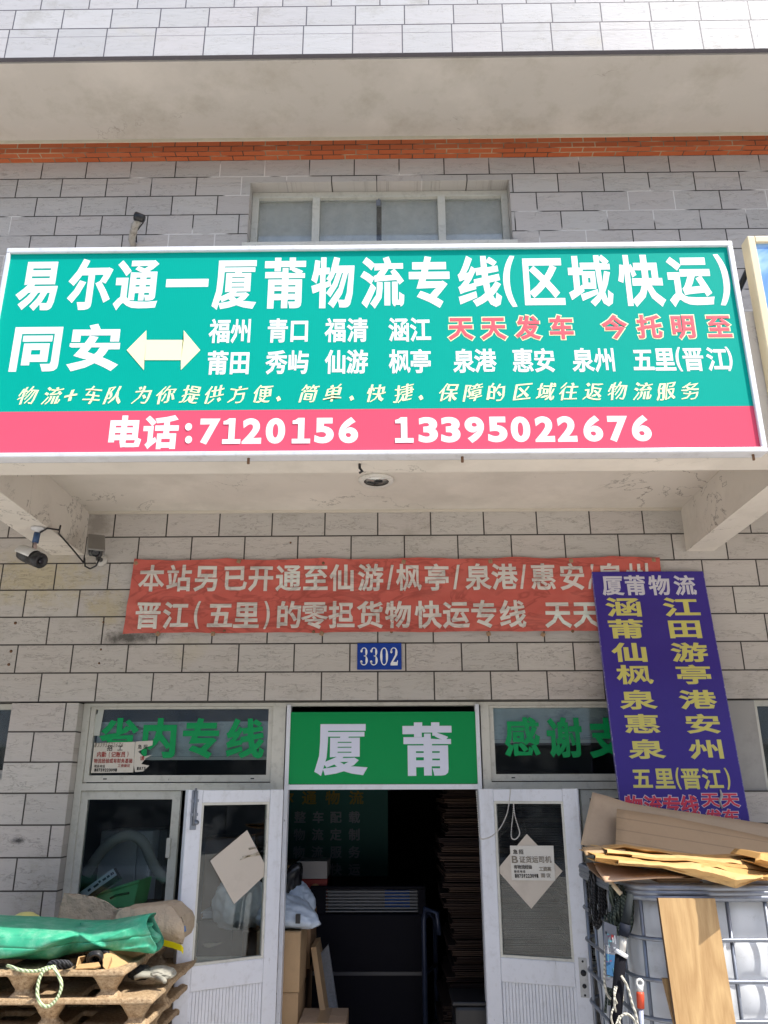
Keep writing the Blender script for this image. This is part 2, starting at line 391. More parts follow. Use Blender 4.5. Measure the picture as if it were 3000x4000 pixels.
# ------------------------------------------------------------------ street and the house across it (it shows only as reflections)
tag(MB().box((-60, -60, -.2), (60, 14, 0)).build('ground', M_ground), kind='structure')
opp = Thing('opposite_building', 'long grey building across the street, seen only as reflections in the transom panes', 'building', (0, -13, 0))
m = MB(); m.box((-30, -14, 0), (30, -13.4, 11)); opp.part('wall', m, worn('opposite_wall', (.10, .10, .10), .8, .2, 2))
m = MB(); m.box((-30, -13.4, 3.15), (30, -13.2, 4.5)); opp.part('shopfront_band', m, worn('opposite_band', (.55, .6, .66), .6, .1, 2))
m = MB(); m.box((-30, -13.2, 3.0), (30, -13.0, 3.14)); opp.part('ledge', m, worn('opposite_ledge', (.6, .6, .6), .6, .1, 2))
for i in range(9):
    m = MB(); m.box((-27+i*6.3, -13.4, .1), (-22.8+i*6.3, -13.32, 2.7)); opp.part('shutter', m, worn('opposite_shutter', (.035, .04, .045), .5, .2, 3))

# ------------------------------------------------------------------ the shop building
B = Thing('shop_building', 'grey tiled two storey shop building with a jutting upper facade and a canopy', 'building')
zt = Z(2741, W); zs = Z(3790, W+.07)
xl = X(309, 2743, W); xr = -xl+.03
xd0 = X(1112, 3085, W+.075); xd1 = X(1880, 3085, W+.075)
xnl = X(48, 2747, W); znl = Z(3040, W); xnr = X(2948, 2738, W); znr = Z(3092, W)
BK = W+.24
zu0 = Z(948, W, 1480); zu1 = Z(709, W, 1480); xu0 = X(979, 705, W); xu1 = X(1988, 690, W)
zcan = ZC+1.62
m = MB()
m.box((-6, W, 0), (xl, BK, znl)); m.box((xnl, W, znl), (xl, BK, zt)); m.box((xl, W, 0), (xd0-.003, BK, zs)); m.box((xd1+.003, W, 0), (xr, BK, zs))
m.box((xr, W, 0), (6, BK, znr)); m.box((-6, W, zt+.006), (6, BK, zcan))
B.part('wall', m, M_tile)
m = MB(); m.box((xr, W+.012, znr), (xnr, BK, zt)); B.part('block_pier', m, M_conc, label='bare grey cement block pier where the tiles are missing')
m = MB(); zf = ZC+4.245
m.box((-6, W, zcan), (6, BK, zu0)); m.box((-6, W, zu0), (xu0, BK, zu1)); m.box((xu1, W, zu0), (6, BK, zu1)); m.box((-6, W, zu1+.002), (6, BK, zf+.3))
B.part('upper_wall', m, M_tile_up)
# jutting upper facade
YF = 3.85; zA = Z(208, YF, 1500)
l116, l41, l146 = Z(116, YF, 0), Z(41, YF, 0), Z(148, YF, 0); zb = Z(226, YF, 0)
hf = l41-l116
x_b = X(210, 224, YF); x_t = X(143, 116, YF)
m = MB(); m.box((-6, YF, zA), (6, YF+.03, l116-.001)); B.part('facade_bottom_course', m, tile_mat('facade_tile_cut', x_b, l116, .3163, l116-zA+.002, col=(.45, .445, .44), joint=(.09, .085, .10), line=l146, stain=True, crack=.9))
m = MB(); m.box((-6, YF, l116), (6, YF+.03, zA+2.4)); B.part('upper_facade', m, tile_mat('facade_tile', x_t, l116, .3163, hf, col=(.45, .445, .44), joint=(.09, .085, .10), stain=True, crack=.9))
m = MB(); zB = ZC+4.335
m.prism([(-6, YF+.032, zA-.012), (-6, BK+.1, zB-.006), (-6, BK+.1, zA+2.4), (-6, YF+.032, zA+2.4)], (12, 0, 0)); B.part('overhang_soffit', m, M_plas_soff)
# brick band
def brick_mat():
    t = NT('red_brick_slip'); sep = t.n('ShaderNodeSeparateXYZ'); t.l(t.tc, sep.inputs[0]); com = t.n('ShaderNodeCombineXYZ'); t.l(sep.outputs[0], com.inputs[0])
    t.l(t.math('SUBTRACT', sep.outputs[2], sep.outputs[1]), com.inputs[1])
    mp = t.n('ShaderNodeMapping'); t.l(com.outputs[0], mp.inputs[0]); mp.inputs['Location'].default_value = (16, 4, 0)
    br = t.n('ShaderNodeTexBrick', offset=.5, offset_frequency=2); t.l(mp.outputs[0], br.inputs['Vector'])
    for k_, v_ in (('Scale', 1), ('Mortar Size', .0042), ('Mortar Smooth', .1), ('Brick Width', .16), ('Row Height', .0455), ('Bias', 0)): br.inputs[k_].default_value = v_
    br.inputs['Color1'].default_value = (.36, .085, .028, 1); br.inputs['Color2'].default_value = (.42, .11, .04, 1)
    mo = t.ramp(t.noise(com.outputs[0], 2.5, 3), [(.45, (.05, .035, .025)), (.6, (.35, .30, .2))]); t.l(mo, br.inputs['Mortar'])
    c = t.mix(t.math('MULTIPLY', t.noise(com.outputs[0], 9, 5), .4), br.outputs['Color'], (.25, .06, .025))
    t.bump(t.math('SUBTRACT', t.noise(com.outputs[0], 60, 3), t.math('MULTIPLY', br.outputs['Fac'], 1.5)), .5, .006); return t.out(c, .75, .25)
M_brick = brick_mat()
m = MB(); yb = 4.50
m.prism([(-6, yb, zB-.09), (-6, yb, zB-.001), (-6, W-.001, zB-.001), (-6, W-.001, zf), (-6, yb+.045, zf+.001)], (12, 0, 0)); B.part('brick_band', m, M_brick)
m = MB(); m.box((-6, yb-.006, zB-.012), (6, W-.01, zB+.02)); B.part('mortar_fillet', m, worn('cream_mortar', (.5, .46, .36), .8, .15, 20))
m = MB(); m.box((-6, BK+.1, zA+2.38), (6, 11, zA+2.45)); m.box((-6, YF+.03, zA+2.4), (6, BK+.1, zA+2.45)); B.part('unseen_roof', m, M_conc)  # unseen roof slab, added to block the sun
# canopy
zso = ZC+1.588; zbe = ZC+1.317
cx0, cx1 = X(203, 2167, W), X(330, 2167, W); dx0, dx1 = X(2680, 2149, W), X(2788, 2149, W)
m = MB(); m.box((-6, 3.12, zso), (6, W-.002, zso+.12))
can = B.part('canopy', m, M_plas)
m = MB(); m.box((-6, 3.12, zbe), (6, 3.30, zso-.001)); m.box((-6, 3.122, zso+.121), (6, 3.25, zso+.42)); B.part('front_beam', m, M_plas, can)
for a, b in ((cx0, cx1), (dx0, dx1)):
    m = MB(); m.box((a, 3.301, zbe+.001), (b, W-.001, zso-.001)); B.part('side_beam', m, M_plas, can)
m = MB(); m.box((cx1+.001, W-.02, zso-.014), (dx0-.001, W-.001, zso-.0005)); B.part('plaster_fillet', m, worn('fillet_plaster', (.55, .5, .42), .8, .1, 9), can)
# upper window
YW = W+.10
uw = MB(); f0, f1, g0, g1 = xu0+.002, xu1-.002, zu0+.002, zu1-.002
fo = .045
uw.box((f0, YW, g0), (f0+fo, YW+.06, g1)); uw.box((f1-fo, YW, g0), (f1, YW+.06, g1)); uw.box((f0+fo, YW, g1-fo), (f1-fo, YW+.06, g1)); uw.box((f0+fo, YW, g0), (f1-fo, YW+.06, g0+.075))
mx = [X(1235, 800, YW), X(1724, 790, YW)]
for q in mx: uw.box((q-.026, YW+.002, g0+.075), (q+.026, YW+.058, g1-fo))
win = B.part('upper_window', uw, M_pvc)
m = MB(); m.box((f0-.03, W-.02, g0-.03), (f1+.03, YW+.05, g0-.0015)); B.part('sill', m, M_pvc, win)
M_curt = worn('window_curtain', (.66, .64, .60), .7, .08, 5); M_pane_g = glass_mat('upper_pane', (.93, .95, .95), .6, .05)
edges = [f0+fo, mx[0]-.026, mx[0]+.026, mx[1]-.026, mx[1]+.026, f1-fo]
for i in range(3):
    m = MB(); m.box((edges[2*i], YW+.03, g0+.076), (edges[2*i+1], YW+.035, g1-fo-.001)); B.part('pane', m, M_pane_g, win)
xg = X(1480, 830, YW+.1)
for a, b in ((f0, xg-.016), (xg+.02, f1)):
    m = MB(); m.grid(lambda u, v: (a+(b-a)*u, YW+.05+.003*math.sin(u*40), g0+(g1-g0)*v), 90, 1); B.part('curtain', m, M_curt, win)
m = MB(); m.box((f0, YW+.16, g0), (f1, YW+.17, g1)); B.part('dark_backing', m, M_dark, win)
m = MB(); m.bbox((xg-.02, YW+.02, g1-.10), (xg+.014, YW+.03, g1-.05), .004); m.box((xg-.004, YW+.018, g1-.06), (xg+.004, YW+.03, g1-.03)); B.part('latch', m, M_steel, win)
# windows of the neighbouring bays
for nm, a, b, c0 in (('left', -3.2, xnl, znl), ('right', xnr, 3.2, znr)):
    m = MB(); ff = .03; top = zt+.004
    y = W+.05 if nm == 'right' else W+.09
    m.box((a, y, c0), (b-.0, y+.05, c0+.05)); m.box((a, y, top-ff), (b, y+.05, top))
    m.box((a, y, c0+.05), (a+.03, y+.05, top-ff)); m.box((b-.03, y, c0+.05), (b, y+.05, top-ff))
    w = B.part('side_window', m, M_pvc)
    m = MB(); m.box((a+.03, y+.02, c0+.05), (b-.03, y+.025, top-ff)); B.part('pane', m, M_glass, w)
    m = MB(); m.box((a, y+.12, c0), (b, y+.13, top)); B.part('dark_sheet', m, worn('brown_grey_sheet', (.10, .085, .075), .7, .15, 3), w)  # opaque dark sheet in place of the dark interior behind the pane

# door and window assembly under the canopy
YD = W+.075; D2 = YD+.07
zt_in = zt+.004
m = MB()
p0 = X(1062, 2900, YD); p1 = X(1112, 2900, YD); q0 = X(1882, 2900, YD); q1 = X(1914, 2900, YD)
zr0, zr1 = Z(3085, YD), Z(3056, YD)
m.box((xl+.002, YD, zs), (xl+.04, D2, zt_in)); m.box((xr-.04, YD, zs), (xr-.002, D2, zt_in))
m.box((p0, YD, 0), (p1, D2, zt_in)); m.box((q0, YD, 0), (q1, D2, zt_in))
for a, b in ((xl+.04, p0), (p1, q0), (q1, xr-.04)): m.box((a, YD+.001, Z(2756, YD)), (b, D2-.001, zt_in))
for a, b in ((xl+.04, p0), (q1, xr-.04)):
    m.box((a, YD+.001, zr0), (b, D2-.001, zr1)); m.box((a, YD+.001, zs), (b, D2-.001, zs+.05))
frame = B.part('window_frame', m, M_pvc)
m = MB()
a, b = X(1113, 3000, YD-.01), X(1880, 3000, YD-.01)
m.box((a, YD-.014, 0), (a+.022, YD+.05, Z(2752, YD))); m.box((b-.022, YD-.014, 0), (b, YD+.05, Z(2752, YD))); m.box((a+.022, YD-.012, Z(3084, YD)), (b-.022, YD+.05, Z(3064, YD)))
B.part('door_frame', m, M_pvcn, frame)
def transom(name, x0, x1, label):
    m = MB(); z0, z1 = Z(3052, YD), Z(2757, YD); t = .036
    y0, y1 = YD+.012, YD+.055
    m.box((x0, y0, z0), (x0+t*.7, y1, z1)); m.box((x1-t*.7, y0, z0), (x1, y1, z1)); m.box((x0+t*.7, y0, z0), (x1-t*.7, y1, z0+t)); m.box((x0+t*.7, y0, z1-.012), (x1-t*.7, y1, z1))
    w = B.part(name, m, M_pvc, frame.parent, label)
    m = MB(); m.box((x0+t*.7, YD+.03, z0+t), (x1-t*.7, YD+.035, z1-.012)); B.part('pane', m, M_glass_d, w)
    for xx in (x0+.11, x1-.11):
        m = MB(); m.box((xx, y0-.002, z0+.014), (xx+.02, y0+.004, z0+.02)); B.part('drain_slot', m, M_dark, w)
    return w
tl = transom('transom_window', xl+.042, p0-.002, 'transom window with green characters for provincial routes'); tr = transom('transom_window', q1+.002, xr-.042, 'transom window with green characters of thanks')
pl = upright(YD+.030); M_green_v = printed('green_vinyl', (.0, .30, .085), .5)
def emw(px, Y, py=2900): return px/(F*math.cos(math.atan((2000-py)/F)+PIT)/(Y*math.cos(math.atan((2000-py)/F))))
m = MB(); e = emw(1, YD)
text(m, pl, '省内专线', [465, 622, 785, 958], 2882, 2885, 150*e, 152*e, .042); B.part('lettering', m, M_green_v, tl, fixn=False)
m = MB(); text(m, pl, '感谢支持', [2040, 2205, 2372, 2540], 2880, 2882, 138*e, 152*e, .042); B.part('lettering', m, M_green_v, tr, fixn=False)
M_refl = worn('grey_reflection', (.42, .47, .49), .45, .15, 4, (.10, .11, .12), .6, 6, .1, 10, stretch=(1, 1, 2.5))  # grey strip behind each pane paints the pale band reflected in it
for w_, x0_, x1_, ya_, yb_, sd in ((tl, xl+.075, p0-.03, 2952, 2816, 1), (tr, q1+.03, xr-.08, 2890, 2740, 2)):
    m = MB(); m.box((x0_, YD+.06, Z(ya_, YD+.06)), (x1_, YD+.063, Z(yb_, YD+.06))); B.part('reflection_band', m, M_refl, w_)
    m = MB(); m.box((x0_, YD+.058, Z(ya_+14, YD+.06)), (x1_, YD+.066, Z(ya_+1, YD+.06))); B.part('reflection_edge', m, worn('reflection_edge_grey', (.45, .46, .45), .5, .1, 9), w_)  # lower edge of the painted reflection
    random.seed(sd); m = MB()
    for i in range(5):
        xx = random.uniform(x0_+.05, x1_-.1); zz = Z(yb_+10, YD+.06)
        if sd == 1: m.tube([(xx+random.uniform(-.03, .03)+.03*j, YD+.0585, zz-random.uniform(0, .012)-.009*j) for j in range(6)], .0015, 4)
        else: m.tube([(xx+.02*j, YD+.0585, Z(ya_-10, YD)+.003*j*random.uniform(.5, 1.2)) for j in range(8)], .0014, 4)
    B.part('reflection_line', m, M_black if sd == 1 else M_pvcn, w_)  # thin lines drawn into the painted reflection
# sliding sash on the left, slid open on the right side of its opening
m = MB(); y0, y1 = YD+.015, YD+.05
x0, x1 = X(314, 3100, y0), X(706, 3100, y0); z1, z0 = Z(3087, y0), zs+.052
t = .044
m.box((x0, y0, z0), (x0+t, y1, z1)); m.box((x1-t, y0, z0), (x1, y1, z1)); m.box((x0+t, y0+.001, z1-t), (x1-t, y1-.001, z1)); m.box((x0+t, y0+.001, z0), (x1-t, y1-.001, z0+t))
sash = B.part('sliding_sash', m, M_pvc)
m = MB(); m.box((x0+t, y0+.015, z0+t), (x1-t, y0+.02, z1-t)); B.part('pane', m, M_glass_d, sash)
m = MB(); m.bbox((x1-t-.012, y0-.012, ZC-.36), (x1-t+.012, y0+.004, ZC-.26), .004); B.part('handle', m, M_pvc, sash)
m = MB(); y0, y1 = YD+.052, YD+.068; x0, x1 = X(2292, 3100, YD), xr-.042
m.box((x0-.03, YD+.012, z0), (x0+.016, YD+.05, z1)); m.box((x1-t, YD+.012, z0), (x1, YD+.05, z1)); m.box((x0+.016, YD+.013, z1-t), (x1-t, YD+.049, z1)); m.box((x0+.016, YD+.013, z0), (x1-t, YD+.049, z0+t))
sash = B.part('sliding_sash', m, M_pvc, label='right sash with dark vertical bars behind its glass')
m = MB(); m.box((x0+.016, YD+.03, z0+t), (x1-t, YD+.035, z1-t)); B.part('pane', m, M_glass_d, sash)
for i in range(14):
    m = MB(); xx = x0+.05+i*.05; m.tube([(xx, YD+.1, z0), (xx, YD+.1, z1)], .009, 6); B.part('bar', m, M_black, sash)
m = MB(); m.box((-.9, YD+.0, 0), (-.9+.001, YD+.01, .001))
# door leaves
def leaf(hx, hy, fx, fy, side):
    h = Vector((hx, hy, 0)); f = Vector((fx, fy, 0)); L = (f-h).length; ex = (f-h).normalized(); nrm = Vector((ex.y, -ex.x, 0))
    if nrm.y > 0: nrm = -nrm
    T = Matrix((ex, -nrm, Vector((0, 0, 1)))).transposed().to_4x4(); T.translation = h     # local x along the leaf, y into the depth, z up
    zt_, zb = ZC-.012, .03; st = .078; zg0, zg1 = ZC-.815, ZC-.075; zm = zg0-.108
    def bx(m, a, b): m.box(a, b, T)
    m = MB(); m.bbox((0, 0, zb), (st, .045, zt_), .004, T); m.bbox((L-st, 0, zb), (L, .045, zt_), .004, T)
    m.bbox((st, .001, zg1), (L-st, .044, zt_-.002), .004, T); m.bbox((st, .001, zm), (L-st, .044, zg0), .004, T); m.bbox((st, .001, zb+.001), (L-st, .044, zb+.12), .004, T)
    d = B.part('door_leaf', m, M_pvcn, label='left door leaf standing open, blank card on its glass' if side < 0 else 'right door leaf standing open, recruiting sheet on its glass')
    m = MB(); g = .012
    for a, b in (((st, .006, zg0), (st+g, .03, zg1)), ((L-st-g, .006, zg0), (L-st, .03, zg1)), ((st+g, .006, zg0), (L-st-g, .03, zg0+g)), ((st+g, .006, zg1-g), (L-st-g, .03, zg1))): bx(m, a, b)
    B.part('glazing_bead', m, M_pvc, d)
    m = MB(); bx(m, (st+g, .02, zg0+g), (L-st-g, .025, zg1-g)); B.part('pane', m, M_glass_d, d)
    m = MB(); n = 22; ww = (L-2*st)/n
    for i in range(n): m.bbox((st+i*ww+.0004, .010, zb+.12), (st+(i+1)*ww-.0004, .03, zm), .0025, T)
    B.part('ribbed_panel', m, M_pvcn, d)
    if side < 0:
        m = MB(); m.bbox((L-.052, -.006, zt_-.19), (L-.020, .0, zt_-.004), .002, T); m.tube([T @ Vector((L-.036, -.012, zt_-.17)), T @ Vector((L-.036, -.012, zt_+.008))], .006)
        m.lathe([(.0, 0), (.011, 0), (.011, .012), (0, .016)], T @ Vector((L-.05, -.008, zt_-.155)), nrm); m.bbox((L-.055, -.014, zt_-.06), (L-.018, -.004, zt_-.045), .002, T); m.bbox((L-.055, -.014, zt_-.125), (L-.018, -.004, zt_-.11), .002, T)
        B.part('bolt', m, M_steel, d)
    else:
        m = MB(); zc = zg0-.062; m.bbox((L-.058, -.003, zc-.085), (L-.018, .0, zc+.085), .001, T)
        lp = B.part('lock_plate', m, worn('scuffed_lock_plate', (.45, .45, .44), .5, .15, 20, (.1, .1, .1), .4, 30), d)
        for zz, r, nm in ((.07, .005, 'screw'), (.02, .014, 'handle_hole'), (-.036, .010, 'keyhole'), (-.075, .005, 'screw')): B.part(nm, MB().lathe([(0, 0), (r, 0), (r, .002), (0, .002)], T @ Vector((L-.037, -.0035, zc+zz)), nrm, 16), M_dark, d)
    return T, L
hyL, hyR = 4.575, 4.575
hl = at(1109, 3085, hyL); fl = at(736, 3085, 4.29); TL, LL = leaf(hl.x, hyL, fl.x, 4.29, -1)
hr = at(1870, 3085, hyR); fr_ = at(2255, 3085, 4.40); TR, LR = leaf(hr.x, hyR, fr_.x, 4.40, 1)
# old anchor holes in the tiles
for (a, b) in ((60, 2434), (43, 2544), (34, 2596), (394, 2537), (387, 2591), (404, 2431), (2130, 1968), (1135, 2120)):
    p = at(a, b, W); r = .009 if a < 100 else .006
    m = MB(); m.lathe([(0, -.003), (r*.7, -.003), (r, .004), (0, .004)], p+Vector((0, -.004, 0)), (0, 1, 0), 10); B.part('wall_plug', m, M_rust)
# dim room behind the door
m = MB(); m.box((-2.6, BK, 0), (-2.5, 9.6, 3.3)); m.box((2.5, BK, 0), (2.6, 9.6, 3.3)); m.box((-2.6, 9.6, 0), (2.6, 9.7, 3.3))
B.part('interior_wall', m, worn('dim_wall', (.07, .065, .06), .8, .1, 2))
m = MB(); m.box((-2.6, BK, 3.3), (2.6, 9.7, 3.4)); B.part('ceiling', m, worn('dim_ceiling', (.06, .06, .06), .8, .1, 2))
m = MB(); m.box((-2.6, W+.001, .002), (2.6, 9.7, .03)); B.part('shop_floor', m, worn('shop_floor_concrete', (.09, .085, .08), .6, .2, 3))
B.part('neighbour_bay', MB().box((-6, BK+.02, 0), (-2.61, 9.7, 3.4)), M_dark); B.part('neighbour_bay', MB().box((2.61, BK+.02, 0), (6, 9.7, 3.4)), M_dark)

# ------------------------------------------------------------------ big shop sign over the canopy edge
YS = 3.06
c0 = at(8, 1783, YS); 
sx0, sx1 = X(32, 972, YS), X(2990, 1765, YS); sx1 = (sx1+X(2862, 952, YS))/2
sz0, sz1 = Z(1779, YS), Z(960, YS)
sg = Thing('shop_sign', 'long teal and red shop sign board with white lettering above the canopy', 'sign', ((sx0+sx1)/2, YS+.05, sz0))
M_teal = printed('teal_print', (.0, .335, .27), .6, spec=.06, ribs=40, fade=.05, fs=1.2); M_pink = printed('red_print', (.68, .085, .15), .65, spec=.06, ribs=40, fade=.05, fs=1.5)
M_cream = printed('cream_print', (.84, .84, .50), .4, crease=.02, fade=.02)
zsp = Z(1597, YS)
m = MB(); m.box((sx0+.015, YS, zsp), (sx1-.015, YS+.05, sz1-.015)); sg.part('panel', m, M_teal)
m = MB(); m.box((sx0+.015, YS, sz0+.015), (sx1-.015, YS+.05, zsp-.0005)); sg.part('red_band', m, M_pink)
m = MB(); fw = .026; y0, y1 = YS-.012, YS+.055
for a, b in (((sx0, y0, sz0), (sx1, y1, sz0+fw*.8)), ((sx0, y0, sz1-fw), (sx1, y1, sz1)), ((sx0, y0, sz0+fw*.8), (sx0+fw*.7, y1, sz1-fw)), ((sx1-fw*.9, y0, sz0+fw*.8), (sx1, y1, sz1-fw))): m.bbox(a, b, .004)
sg.part('frame', m, M_alu)
m = MB(); m.box((sx0+fw, YS+.005, sz0+.002), (sx1-fw, YS+.058, sz0+.012)); sg.part('back_rail', m, M_steel)
pl = upright(YS)
def em(py, Y): al = math.atan((2000-py)/F); return Y*math.cos(al)/(F*math.cos(al+PIT))     # metres per pixel across at that row
def emh(py, Y): return abs(Z(py-50, Y)-Z(py+50, Y))/100                                        # ... and down
a, h = em(1100, YS), emh(1100, YS)
m = MB(); text(m, pl, '易尔通一厦莆物流专线(区域快运)', [154, 353, 535, 731, 918, 1112, 1302, 1494, 1678, 1872, 1989, 2119, 2305, 2502, 2693, 2826], 1112, 1092, 168*a, 200*h, .037)
letters(sg, 'lettering', m, M_white_l)
a, h = em(1360, YS), emh(1360, YS)
m = MB(); text(m, pl, '同安', [142, 369], 1359, 1357, 208*a, 182*h, .045); letters(sg, 'lettering', m, M_white_l)
m = MB(); text(m, pl, '福州青口福清涵江', [859, 943, 1085, 1169, 1311, 1397, 1559, 1642], 1293, 1287, 84*a, 98*h, .03)
letters(sg, 'lettering', m, M_white_l)
m = MB(); text(m, pl, '莆田秀屿仙游枫亭泉港惠安泉州五里(晋江)', [850, 936, 1080, 1165, 1311, 1395, 1561, 1643, 1812, 1895, 2042, 2126, 2277, 2363, 2512, 2596, 2650, 2707, 2802, 2849], 1417, 1402, 84*a, 94*h, .03)
letters(sg, 'lettering', m, M_white_l)
px_ = [1800, 1928, 2062, 2193, 2400, 2537, 2668, 2808]
m = MB(); text(m, pl, '天天发车今托明至', px_, 1281, 1274, 98*a, 96*h, .075); letters(sg, 'lettering_outline', m, M_cream)
m = MB(); text(m, pl, '天天发车今托明至', px_, 1281, 1274, 98*a, 96*h, .036, d=.0019); letters(sg, 'lettering', m, printed('pink_print', (.72, .10, .13), .4, crease=.02))
m = MB(); P = [(548, 518), (633, 432), (633, 474), (794, 474), (794, 432), (866, 518), (782, 604), (782, 561), (624, 561), (622, 604)]
P = [pl.p(*pl.uv(x*.904, 900+y*.904), .0015) for x, y in P]; m.add(P, [(0, 1, 9), (1, 2, 8, 9), (2, 3, 7, 8), (3, 4, 6, 7), (4, 5, 6)]); letters(sg, 'arrow', m, M_cream, label='pale yellow two headed arrow')
a, h = em(1540, YS), emh(1540, YS)
xs = [110, 206, 280, 360, 445, 558, 651, 746, 836, 931, 1026, 1115, 1207, 1302, 1400, 1469, 1577, 1670, 1753, 1848, 1938, 2041, 2133, 2222, 2318, 2413, 2511, 2603, 2698]
m = MB(); text(m, pl, '物流+车队为你提供方便、简单、快捷、保障的区域往返物流服务', xs, 1546, 1526, 74*a, 74*h, .012, lat=(46*a, 46*h), shear=.20, brush=True)
letters(sg, 'lettering', m, M_cream)
a, h = em(1685, YS), emh(1685, YS)
m = MB(); text(m, pl, '电话', [484, 628], 1689, 1688, 138*a, 132*h, .045)
for yy in (1668, 1718):
    u, v = pl.uv(737, yy); m.add([pl.p(u+14*a*math.cos(t*.524), v+15*h*math.sin(t*.524), .002) for t in range(12)], [tuple(range(12))])
D = [('7', 818), ('1', 904), ('2', 984), ('0', 1076), ('1', 1175), ('5', 1266), ('6', 1361), ('1', 1577), ('3', 1672), ('3', 1760), ('9', 1853), ('5', 1943), ('0', 2033), ('2', 2127), ('2', 2214), ('6', 2316), ('7', 2413), ('6', 2505)]
for ch, x in D:
    u, v = pl.uv(x, 1687-(x-484)*.0065); dw, dh = (76*a, 100*h)
    if ch == '1':
        for Q in ([(-11, 50), (14, 50), (14, -32), (-11, -32)], [(-11, 50), (-11, 26), (-33, 26), (-33, 39), (-22, 42)], [(-34, -32), (38, -32), (38, -50), (-34, -50)]): m.add([pl.p(u+x_*a, v+y_*h, .002) for x_, y_ in Q], [tuple(range(len(Q)))])
    else: put(m, pl, ch, u, v, dw, dh, .045)
letters(sg, 'lettering', m, M_white_l, label='white telephone numbers on the red band')
for x in (0.02, .35, .62, .985):
    m = MB(); p = Vector((sx0+(sx1-sx0)*x, YS+.02, sz0)); m.tube([p+Vector((0, 0, .004)), p-Vector((0, 0, .025))], .006, 6); sg.part('fixing_screw', m, M_rust)
m = MB(); m.box((sx1-.01, YS+.05, sz0+.6), (sx1+.004, 4.55, sz0+.62)); m.tube([(sx1-.02, YS+.05, sz1-.1), (sx1-.02, W, sz1-.35)], .012, 6); sg.part('stay', m, M_steel)
m = MB(); m.tube([(sx0+.02, YS+.05, sz1-.12), (sx0+.02, W, sz1-.4)], .012, 6); sg.part('stay', m, M_steel)

# neighbour's sign at the right edge
nx = X(2916, 942, YS); nz1 = Z(942, YS); 
ns = Thing('shop_sign', 'blue and white printed sign in a cream frame at the right edge', 'sign', (nx+.6, YS+.05, sz0))
def nmat():
    t = NT('blue_sky_print'); v = t.mapping((1, 1, 1), rot=(0, .9, 0)); n = t.noise(v, 2.2, 4, .6, .8)
    c = t.ramp(n, [(.35, (.02, .06, .34)), (.5, (.08, .25, .62)), (.62, (.45, .68, .85))]); return t.out(c, .4, .3)
m = MB(); m.box((nx+.03, YS, sz0+.03), (nx+2.2, YS+.05, nz1-.03)); ns.part('panel', m, nmat())
M_crm = worn('cream_frame', (.66, .56, .36), .5, .08, 8)
m = MB(); m.bbox((nx, y0, sz0), (nx+.034, y1, nz1), .004); m.bbox((nx+.034, y0, nz1-.034), (nx+2.23, y1, nz1), .004); m.bbox((nx+.034, y0, sz0), (nx+2.23, y1, sz0+.034), .004); m.bbox((nx+2.2, y0, sz0+.034), (nx+2.23, y1, nz1-.034), .004); ns.part('frame', m, M_crm)
m = MB(); m.tube([(nx+.02, YS+.05, sz0+.55), (nx+.02, W, sz0+.45)], .018, 6); m.tube([(nx+.02, YS+.055, nz1-.12), (nx+.02, W, nz1-.5)], .014, 6); ns.part('stay', m, M_black)

# ------------------------------------------------------------------ things on the facade
# round ceiling lamp under the canopy
p = atz(1470, 1873, zso)
lamp = Thing('ceiling_lamp', 'round recessed lamp with a white ring under the canopy, its glass broken', 'lamp', p)
m = MB(); m.lathe([(.068, 0), (.098, 0), (.098, -.008), (.090, -.017), (.068, -.014)], p, (0, 0, 1), 32); m.f = [f for f in m.f if len(f) < 10]; m.sm = [True]*len(m.f); lamp.part('rim', m, worn('lamp_ring_white', (.62, .6, .55), .5, .1, 15, (.2, .17, .12), .5, 25))
m = MB(); m.lathe([(.068, -.012), (.062, .0), (.05, -.002), (.03, -.006), (0, -.006)], p, (0, 0, 1), 32); lamp.part('reflector', m, worn('lamp_chrome', (.5, .5, .48), .25, .3, 30, metal=.8))
m = MB(); m.tube([p+Vector((-.05, .01, -.012)), p+Vector((-.01, .03, -.014)), p+Vector((.03, .0, -.012)), p+Vector((.0, -.03, -.014))], .005, 6); m.box(p+Vector((-.01, -.02, -.02)), p+Vector((.035, .0, -.008))); lamp.part('socket', m, M_black)
# hook
p = atz(1405, 1812, zbe)
m = MB(); m.tube([p+Vector((0, 0, .002)), p+Vector((0, 0, -.02)), p+Vector((.012, 0, -.035)), p+Vector((-.002, 0, -.042))], .006, 6); solo('hook', m, M_black, 'small black hook under the canopy beam above the round lamp', 'hook', loc=p)
# old pipe bracket over the sign
p = at(522, 960, W)
pb = Thing('pipe_bracket', 'old grey pipe stub with a black end sticking out of the wall above the sign', 'pipe', p)
q = at(545, 852, 4.38)
m = MB(); m.tube([p+Vector((0, .0, 0)), p+Vector((0, -.05, .01)), p.lerp(q, .45)+Vector((.0, -.04, .03)), q], [.02, .024, .026, .022], 10); pb.part('pipe', m, worn('old_pipe', (.3, .29, .27), .6, .2, 20, (.1, .08, .06), .6, 25))
m = MB(); m.tube([q+Vector((-.028, -.005, .012)), q+Vector((.03, .0, -.006))], [.03, .026], 10); pb.part('end_cap', m, M_black)
m = MB(); m.tube([p+Vector((.02, -.01, .02)), p+Vector((.03, -.06, .07)), q+Vector((.02, .02, -.02))], .005, 6); pb.part('wire', m, M_black)

